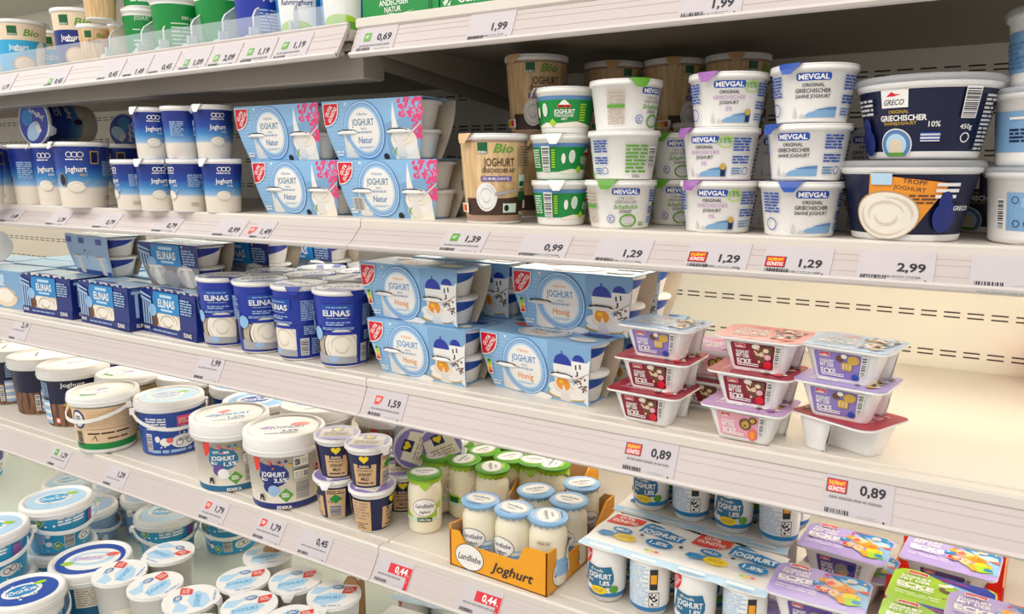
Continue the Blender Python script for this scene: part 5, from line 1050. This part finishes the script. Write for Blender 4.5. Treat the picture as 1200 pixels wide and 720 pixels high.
# stacks of corner pots
def pots(px, py, items, dy=.0):
    a = at(px, py, DC)
    for i, (kind, lab, rz, dx, dyy) in enumerate(items): place(kind, lab, (a.x + dx, a.y + .046 + dyy, DC + i * .0482), math.radians(rz))
pots(752, 500, [('pot_cherry', 'cherry corner yoghurt, lowest of the left stack', -4, 0, 0), ('pot_cherry', 'cherry corner yoghurt, middle of the left stack', -3, .008, .006), ('pot_waffle', 'pale blue lidded waffle corner yoghurt on top of the left stack', -6, .012, .008)])
pots(868, 522, [('pot_fruit', 'lilac fruit corner yoghurt, lowest of the middle stack', -5, 0, 0), ('pot_cherry', 'cherry corner yoghurt, middle of the middle stack', -5, .006, .004), ('pot_cherry_coral', 'coral lidded cherry corner yoghurt on top of the middle stack', -4, .012, .008)])
pots(985, 541, [('pot_cherry', 'cherry corner yoghurt turned back to front, lowest of the right stack', 155, 0, .004), ('pot_waffle_lilac', 'lilac lidded waffle corner yoghurt, middle of the right stack', -10, -.004, .002), ('pot_waffle', 'pale blue lidded waffle corner yoghurt on top of the right stack', -12, -.002, .004)])
for i, (kind, x, y, z, rz, lab) in enumerate((('pot_cherry', -.335, .16, 0, -5, 'cherry corner yoghurt behind the left stack'), ('pot_fruit', -.325, .16, .0482, -5, 'lilac fruit corner yoghurt behind the left stack, upper'), )): place(kind, lab, (x, y, DC + z), math.radians(rz))
m = MB(); m.box(-.03, .03, -.03, .03, 0, .07, 'coral', .012)
A = Art(); A.rect(-.02, .01, .02, .05, 'white', r=.006); m.art(A, front(-.03), du=None); p = at(1226, 450, DC); single('yoghurt_pot', m, 'red pot just showing at the right picture edge on the half empty shelf', 'yoghurt pot', loc=p)

# ---------- third shelf, left bay
for px, py, lab, t in ((267, 407, 'tall blue pot in front, leftmost, partly behind its neighbour', -16), (299, 416, 'tall blue pot in front, second from left, lettering to the front', 6), (345, 424, 'tall blue pot in front turned to its fine print', -52), (393, 433, 'tall blue pot in front, rightmost, beside the honey packs', -10)): seen('elinas_pot', lab, px, py, DC, .043, t)
n = 0
for lab, x, y, t in (('tall blue pot in the second row beside the honey packs', -.985, .16, 20), ('tall blue pot in the second row, second from the honey packs', -1.10, .15, 60), ('tall blue pot in the second row, third from the honey packs', -1.215, .15, 20), ('tall blue pot in the second row beside the four-packs', -1.33, .14, 0), ('tall blue pot in the third row, right', -1.03, .275, 50), ('tall blue pot in the third row, middle', -1.15, .265, 10), ('tall blue pot in the third row, left', -1.275, .26, 90), ('tall blue pot at the back, right', -1.1, .39, 80), ('tall blue pot at the back, left', -1.225, .38, 60)): put('elinas_pot', lab, x, y, DC, t)
for lab, x, y, z, rz, kind in (
 ('dark blue carton of four pots in front, rightmost, beside the tall pots', -1.505, .085, 0, -6, 'elinas_box'), ('dark blue carton of four pots in front, middle', -1.735, .075, 0, -4, 'elinas_box'), ('dark blue carton of four pots in front, leftmost', -1.995, .08, 0, 1, 'elinas_box'), ('pale blue carton of four pots at the left picture edge', -2.24, .085, 0, 4, 'pale_box'),
 ('dark blue four-pack in its sleeve lying on top of the cartons', -1.545, .115, .102, -2, 'elinas_sleeve'), ('dark blue four-pack in a sleeve in the second row, upper, right of the first', -1.46, .235, .102, -2, 'elinas_sleeve'), ('dark blue four-pack in a sleeve at the back, upper', -1.39, .36, .102, -2, 'elinas_sleeve'),
 ('dark blue carton in the second row, right', -1.5, .2, 0, -3, 'elinas_box'), ('dark blue carton at the back, right', -1.45, .32, 0, -3, 'elinas_box'), ('pale carton in the second row, middle', -1.76, .2, 0, -3, 'pale_box'), ('pale carton in the second row, left', -2.02, .21, 0, 0, 'pale_box'), ('pale carton in the third row, right', -1.79, .32, 0, -3, 'pale_box'), ('pale carton in the third row, middle', -2.06, .33, 0, 0, 'pale_box'), ('pale carton in the third row, left', -2.33, .3, 0, 0, 'pale_box'), ('pale carton at the back, right', -1.9, .45, 0, 0, 'pale_box'), ('pale carton at the back, left', -2.2, .46, 0, 0, 'pale_box'), ('pale carton in the second row at the far left', -2.28, .195, 0, 2, 'pale_box'), ('pale carton under the lying white pot at the left edge', -2.47, .1, 0, 2, 'pale_box'), ('pale carton behind the one under the lying white pot', -2.52, .21, 0, 2, 'pale_box')):
    place(kind, lab, (x, y, DC + z), math.radians(rz))
A = Art(); [A.rect(x, .08, x + .03, .0945, 'royal') for x in (-.108, -.04, .05)]; A.rect(-.09, .0, .09, .05, 'sky2'); A.rect(-.09, .0, .09, .012, 'blue'); A.dots(-.02, .02, .02, .07, 3, .003, 'ink')
A2 = Art(); A2.rect(-.11, -.047, .11, .047, 'white'); A2.dots(-.08, -.03, .08, .03, 8, .003, 'paleblue', 2)
sleeve_pack('upturned_pack', 'paleblue', A, A2, 'white', 'royal', hz=.1)
bm_ = PROTO['upturned_pack'][2][0][1]
place('upturned_pack', 'pale four-pack with white top lying on the cartons below the second rail', (-1.9, .14, DC + .1025), math.radians(-6))
lie('elinas_pot', 'white pot lying at the left picture edge on the cartons', -14, 287, DC + .105, .0575, math.radians(-100), .06, .5)

# ---------- fourth shelf, left bay: buckets
for kind, lab, px, py, rb, t in (
 ('wood_bucket', 'wood-print bucket with a white lid, nearest of its row', 93, 500, .071, -8), ('wood_bucket', 'wood-print bucket with a white lid, second of its row, turned to its side', 60, 487, .071, 62), ('wood_bucket', 'wood-print bucket with a white lid, third of its row', 20, 477, .071, 55),
 ('beige_bucket', 'beige handled bucket with a green foot band', 128, 532, .066, 8), ('blue_bucket', 'bright blue handled bucket with a bicycle picture', 200, 535, .071, 0),
 ('kilo_low', 'white 1.5 percent yoghurt bucket with a petrol splash', 275, 577, .0695, 0), ('kilo_full', 'white 3.5 percent yoghurt bucket with a navy splash, front right', 333, 600, .0695, -6)): seen(kind, lab, px, py, DD, rb, t)
# hearts pots
p = on(396, 610, DD, .032); stand('heart_pot', 'yellow-heart pot showing its bar code, lower of the left pair', p, -78, fixed=True); q = p + Vector((.008, .0, .0856)); stand('heart_pot', 'yellow-heart pot, upper of the left pair', q, -6, fixed=True)
p = on(438, 625, DD, .032); stand('heart_pot', 'yellow-heart pot with a nutrition table, lower of the right pair', p, 62, fixed=True); q = p + Vector((-.006, .0, .0856)); stand('heart_pot', 'yellow-heart pot, upper of the right pair', q, -14, fixed=True)
seen('heart_pot', 'yellow-heart pot standing behind the right pair beside the jar', 472, 603, DD, .032, 2); 
lidat('heart_pot', 'yellow-heart pot in the second row behind the left pair', 424, 536, DD, .09, 10)
q = at(474, 516, DD + .13); lie('heart_pot', 'yellow-heart pot lying with its lid to the right, on the rear pots', 484, 520, DD + .087, .045, math.radians(50), .06, 1.2)
lie('heart_pot', 'yellow-heart pot lying behind, lid turned to the front', 519, 517, DD + .087, .045, math.radians(30), .05, .4)
for k, (px, py) in enumerate(((470, 545), (500, 535))): lidat('heart_pot', ('yellow-heart pot under the lying one, left', 'yellow-heart pot under the lying one, right')[k], px, py, DD, .086, 30)

for kind, lab, px, py, h, t in (
 ('plain_bucket', 'white bucket with a green leaf lid behind the wood-print row', 36, 398, .145, 0),
 ('beige_bucket', 'beige bucket with a green mark on its lid, behind the handled one', 126, 444, .148, -30), ('navy_bucket', 'navy bucket in the shade under the third rail, left', 112, 412, .15, 0), ('navy_bucket', 'navy bucket in the shade under the third rail, right', 150, 424, .15, 0),
 ('plain_bucket', 'white bucket with a pale green lid ring behind the blue one', 196, 443, .145, 0), ('blue_lid_bucket', 'bucket with a blue printed lid in the second row, left', 258, 450, .137, 0), ('blue_lid_bucket', 'bucket with a blue printed lid in the second row behind the 1.5 percent one', 281, 468, .137, 0),
 ('kilo_low', 'white bucket with red and blue lid print in the second row', 333, 479, .157, 10), ('kilo_full', 'white bucket with navy lid print behind the yellow-heart pots', 398, 500, .157, 10), ('plain_bucket', 'white bucket at the back of the shelf, middle', 250, 436, .145, 0)): lidat(kind, lab, px, py, DD, h, t)

# ---------- fourth shelf, right bay: jars in cartons
fc = Vector((-.636, .004, DD)); place('jar_carton', 'orange open carton in front holding blue-lidded jars', fc, math.radians(-2))
rc = Vector((-.742, .165, DD)); place('jar_carton', 'orange open carton behind, holding green-lidded jars', rc, math.radians(-2))
seen('jar_green', 'green-lidded jar standing alone in front of the cartons', 499, 627, DD, .031, -2)
for i, (x, y, t, lab) in enumerate(((-.695, .047, -28, 'blue-lidded jar, front left in the orange carton'), (-.627, .046, -40, 'blue-lidded jar, front middle in the orange carton'), (-.563, .05, 95, 'blue-lidded jar, front right in the orange carton'), (-.563, .125, -22, 'blue-lidded jar, right in the second row of the carton'), (-.632, .13, 20, 'blue-lidded jar, middle of the second row of the carton'), (-.575, .20, 20, 'blue-lidded jar, right at the back of the orange carton'))):
    q = Vector((x, y, DD + .0032)); place('jar_blue', lab, q, face(q, t))
for i, (px, py, lab, t) in enumerate(((513, 535, 'green-lidded jar behind the single one, lid tilted left', 60), (544, 540, 'green-lidded jar in the rear carton, front left', 60), (577, 549, 'green-lidded jar in the rear carton, front right of the blue ones', 90), (536, 522, 'green-lidded jar in the rear carton, farthest left', 40), (567, 529, 'green-lidded jar in the rear carton, centre', 40), (598, 537, 'green-lidded jar in the rear carton, right, lid askew', 30), (626, 541, 'green-lidded jar under the rail, right', -14), (648, 545, 'green-lidded jar farthest right under the rail', 70), (600, 522, 'green-lidded jar at the back under the rail', 20))):
    q = at(px, py, DD + .113); q.z = DD + .0032; place('jar_green', lab, q, face(q, t))
put('wood_bucket', 'white-lidded bucket cut by the left picture edge', -2.622, .145, DD, 40)
put('wood_bucket', 'white-lidded bucket behind the row of wood-print buckets, far left', -2.69, .33, DD, 40)
# flat multipacks
a = Vector((-.348, .088, DD + .0)); place('flat_multi', 'white and blue flat multipack of eight pots in front', a, math.radians(-2.5))
place('flat_multi', 'flat multipack of eight pots behind the front one, carrying others', (-.35, .2285, DD), math.radians(-2.5))
place('flat_multi', 'flat multipack of eight pots standing on the rear one, half under the rail', (-.335, .24, DD + .0962), math.radians(-4))
# party corner pots with tray
tr = Vector((.045, .19, DD)); o = empty('display_tray', 'red cardboard display tray at the right of the lowest shelf', 'tray', tr, math.radians(-4))
for nm, b in (('side_panel', (.03, .033, .03, .2, 0, .095)), ('side_panel', (-.118, -.115, .03, .2, 0, .05)), ('front_panel', (-.118, .033, .027, .03, 0, .07)), ('back_panel', (-.118, .033, .2, .203, 0, .085)), ('base', (-.115, .03, .03, .2, 0, .002))):
    m = MB(); m.box(*b, 'red2'); 
    if nm == 'side_panel': m.box(b[0] + .0004, b[1] - .0004, b[2] + .001, b[3] - .001, b[5], b[5] + .0006, 'kraft')
    part(nm, m, o)
def party(kind, lab, px, py, z, rz):
    # px, py: front left lid corner; z: lid height above the deck
    a = at(px, py, DD + z); r = math.radians(rz); c = Vector((.05 * 1, .05, 0)); c.rotate(Matrix.Rotation(r, 3, 'Z')); place(kind, lab, (a.x + c.x, a.y + c.y, DD + z - .0506), r)
party('party_lav', 'lavender corner pot with bright sweets, front left, upper', 908, 696, .1015, 0)
party('party_lav', 'lavender corner pot under the front left one', 900, 722, .051, 4)
party('party_lav', 'lavender corner pot behind, under the third rail', 943, 641, .1015, -4)
party('party_lav', 'lavender corner pot carrying the one under the rail', 950, 660, .051, -8)
party('party_lav', 'lavender corner pot standing in the red tray at the right', 1064, 656, .104, -6)
party('party_lime', 'lime green corner pot, upper of the two, with a blue corner', 1049, 702, .1015, -4)
party('party_lime', 'lime green corner pot, front one at the bottom edge', 1037, 742, .1025, -2)
party('party_lav', 'lavender corner pot overlapping the lime ones at the right edge', 1118, 735, .125, -4)

# ---------- bottom trough
for kind, lab, px, py, t in (
 ('trough_bucket', 'light blue cow-print bucket standing on another, upper left', 66, 583, -6), ('trough_bucket', 'light blue bucket standing at the left picture edge', -14, 617, -30), ):
    q = at(px, py, DE + .2205); q.z = DE + .1105; stand(kind, lab, q, t, fixed=True); q0 = q.copy(); q0.z = DE; stand(kind, 'lower ' + lab.replace('standing on another, upper left', 'under the upper left one').replace('standing at', 'under the one at'), q0, t + 20, fixed=True)
for kind, lab, px, py, h, t in (
 ('trough_bucket_bold', 'bold blue handled bucket at the bottom left corner', 30, 691, .147, 6), ('big_trough_bucket', 'big petrol bucket with a recessed blue and white lid', 103, 655, .137, -20),
 ('lilac_bucket', 'lilac-blue handled bucket beside the upper light blue one', 104, 592, .11, 20), ('lilac_bucket', 'lilac-blue bucket under the fourth rail', 154, 582, .11, 10), ('trough_bucket', 'light blue bucket with a bicycle print under the rail', 193, 598, .11, -20), ('trough_bucket', 'light blue bucket hidden mostly by the rail', 246, 594, .11, -30), ('trough_bucket', 'light blue bucket far back, left of the lilac ones', 84, 561, .11, 0), ('lilac_bucket', 'lilac-blue bucket far back under the rail', 116, 566, .11, 0), ('trough_bucket', 'light blue bucket cut by the left edge, far back', -28, 520, .11, 0)):
    lidat(kind, lab, px, py, DE, h, t)
for px, py, lab, t in ((198, 648, 'white foil-lidded pot farthest back, beside the light blue bucket', -55), (141, 671, 'white foil-lidded pot in front of the big petrol bucket', 60), (182, 686, 'white foil-lidded pot, second from the petrol bucket', 40), (222, 702, 'white foil-lidded pot in the front row, red mark at lower left', 80), (262, 688, 'white foil-lidded pot left of the pair by the cardboard tab', 0), (302, 662, 'white foil-lidded pot in front of the left cardboard tab', 0), (339, 680, 'white foil-lidded pot right of the one by the left tab', 0), (377, 696, 'white foil-lidded pot beside the right cardboard tab', -12), (291, 704, 'white foil-lidded pot in the middle of the front rows', 0), (250, 728, 'white foil-lidded pot at the bottom edge, left', 20), (330, 724, 'white foil-lidded pot at the bottom edge, middle', 0)):
    lidat('gg_pot', lab, px, py, DE, .151, t)
for px, py, lab in ((316, 652, 'brown cardboard tab left, behind the foil-lidded pots'), (411, 690, 'brown cardboard tab right, behind the foil-lidded pots')):
    q = at(px, py - 4, DE + .15); q.z = DE; o = single('carton_tab', KRAFT_TAB, lab, 'cardboard', loc=q, rz=math.radians(25))
for x, y, lab, rz in ((-.85, .02, 'white and blue flat four-pack at the bottom edge below the red price tag', 6), (-.89, .175, 'white and blue flat four-pack behind, right of the cardboard tab', 10)): place('flat_four', lab, (x, y, DE), math.radians(rz))

# ---------- top shelf
def top(kind, lab, px, ptop, y, h, t=0, z=DAL, lift=0):
    d = ray(px, ptop); k = (y - CAM.y) / d.y; x = CAM.x + d.x * k; return stand(kind, lab, Vector((x, y, z + lift)), t)
top('bio_blue', 'cream and light blue organic pot at the left edge of the top shelf', 22, 20, .07, .128, 8)
top('bio_navy', 'cream and navy organic pot on the top shelf', 91, 8, .07, .095, -8)
top('bio_small', 'small tan organic pot in front of the navy one on the top shelf', 110, 30, .05, .08, -4); top('bio_small', 'small tan organic pot left of the green pots', 138, 27, .07, .08, 30); top('bio_small', 'tan organic pot standing on another left of the green pots', 140, 4, .07, .08, 30, lift=.081)
top('bio_blue', 'light blue organic pot in the second row of the top shelf', 62, 28, .2, .095, 10)
top('green_pot_small', 'green pot, leftmost of the green ones on the top shelf', 165, 20, .06, .1, 0); top('green_pot', 'green pot with a red figure block, middle of the green ones', 208, 16, .06, .1, 20); top('green_pot_word', 'green pot with yellow and blue corners standing on the leftmost green one', 166, -8, .062, .12, 0, lift=.1055); top('green_pot', 'green pot behind the dividers beside the navy one', 255, 10, .08, .1, 40)
top('green_pot_word', 'green lettered pot standing on the middle green one', 214, -20, .065, .12, 0, lift=.1135); top('green_pot_word', 'green lettered pot standing behind the dividers', 257, -20, .085, .12, 10, lift=.1135)
top('navy_tall', 'navy pot behind the clear guard of the top shelf', 304, -20, .06, .13, 30); top('blue_white_pot', 'white and blue cream yoghurt pot left, behind the guard', 342, -25, .06, .13, 6); top('blue_white_pot', 'white and blue cream yoghurt pot right, near the shelf end', 384, -30, .06, .13, 6)
# clear guard and dividers
o = empty('shelf_guard', 'clear plastic guard along the front edge of the top left shelf', 'shelf guard', (-1.5, .0, DAL))
m = MB(); m.box(XL + 1.5, XJ - .02 + 1.5, -.006, -.004, .0015, .043, 'acrylic'); part('front_strip', m, o); m = MB(); m.box(XL + 1.5, XJ - .02 + 1.5, -.004, .012, .0015, .003, 'acrylic'); part('foot_strip', m, o)
for k, x in enumerate([sight(q, 40, .014).x for q in (128, 166, 192, 225, 262, 298, 345)]):
    o = empty('shelf_divider', ('clear curved divider left of the green pots', 'clear curved divider on the leftmost green pot', 'clear curved divider between the first two green pots', 'clear curved divider right of the middle green pot', 'clear curved divider left of the navy pot', 'clear curved divider right of the navy pot', 'clear curved divider nearest the shelf end')[k], 'shelf divider', (x, 0, DAL))
    cv = [(.014, .05), (.02, .06), (.06, .088), (.12, .112), (.2, .13), (.4, .138)]; pr = [(.014, .003), (.4, .003)] + cv[::-1]
    m = MB(); m.loft([[(-.0008, a, b) for a, b in pr], [(.0008, a, b) for a, b in pr]], 'clear', 'clear', 'clear'); part('blade', m, o)
    m = MB(); m.tube([(0, a, b) for a, b in [(.014, .012)] + cv], .0019, 'bead', 6); part('edge_bead', m, o)
    m = MB(); m.box(-.008, .008, -.0035, .016, .003, .014, 'bead', .003); m.box(.002, .006, .0, .02, .014, .028, 'bead', .001); part('clip', m, o)
# green cartons on the right
def greenbox(lab, x0, x1, words):
    m = MB(); w = (x1 - x0) / 2; m.box(-w, w, 0, .16, 0, .09, 'green', .001); A = Art()
    for t, u, v, h, ww, sh in words: A.text(t, u, v, h, 'white', w=ww, bold=.015, shear=sh)
    if len(words) > 1 and words[0][0] == 'ANDECHSER':
        n = 10; A.poly([(-.03 + .006 * k, .0085 - .005 * math.sin(PI * k / n)) for k in range(n + 1)] + [(.03 - .006 * k, .0085 - .0035 * math.sin(PI * k / n)) for k in range(n + 1)], 'white'); A.rect(.058, 0, .0595, .09, 'dgreen')
    if words[0][0] == 'Genuss': A.poly([(-.052, .012), (-.04, .02), (-.042, .012), (-.048, .006)], 'mint'); A.poly([(-.044, .007), (-.036, .014), (-.038, .006)], 'mint'); A.rect(-.075, 0, -.073, .09, 'dgreen')
    m.art(A, front(0), du=None); return single('yoghurt_carton', m, lab, 'carton', loc=((x0 + x1) / 2, .015, DA + .0005))
greenbox('green carton reading ANDECHSER NATUR at the left end of the top right shelf', -.9, -.745, [('ANDECHSER', -.012, .0235, .009, .06, 0), ('NATUR', -.014, .0125, .008, .034, 0)])
greenbox('green carton reading Genuss on the top right shelf', -.742, -.628, [('Genuss', .004, .015, .012, .055, 0)])
greenbox('green carton reading Bio beside the white one', -.626, -.555, [('Bio', .01, .014, .011, .018, .2), ('3-G', -.012, .008, .009, .022, 0)])
m = MB(); m.box(0, .36, 0, .16, 0, .09, 'white', .001); A = Art(); A.lines(.01, .004, .1, .009, 1, 'grey', seed=2); A.lines(.14, .004, .3, .02, 2, 'sky2', seed=5); m.art(A, front(0), du=None); single('yoghurt_carton', m, 'long white carton at the top picture edge right of the green ones', 'carton', loc=(-.552, .02, DA + .0005))
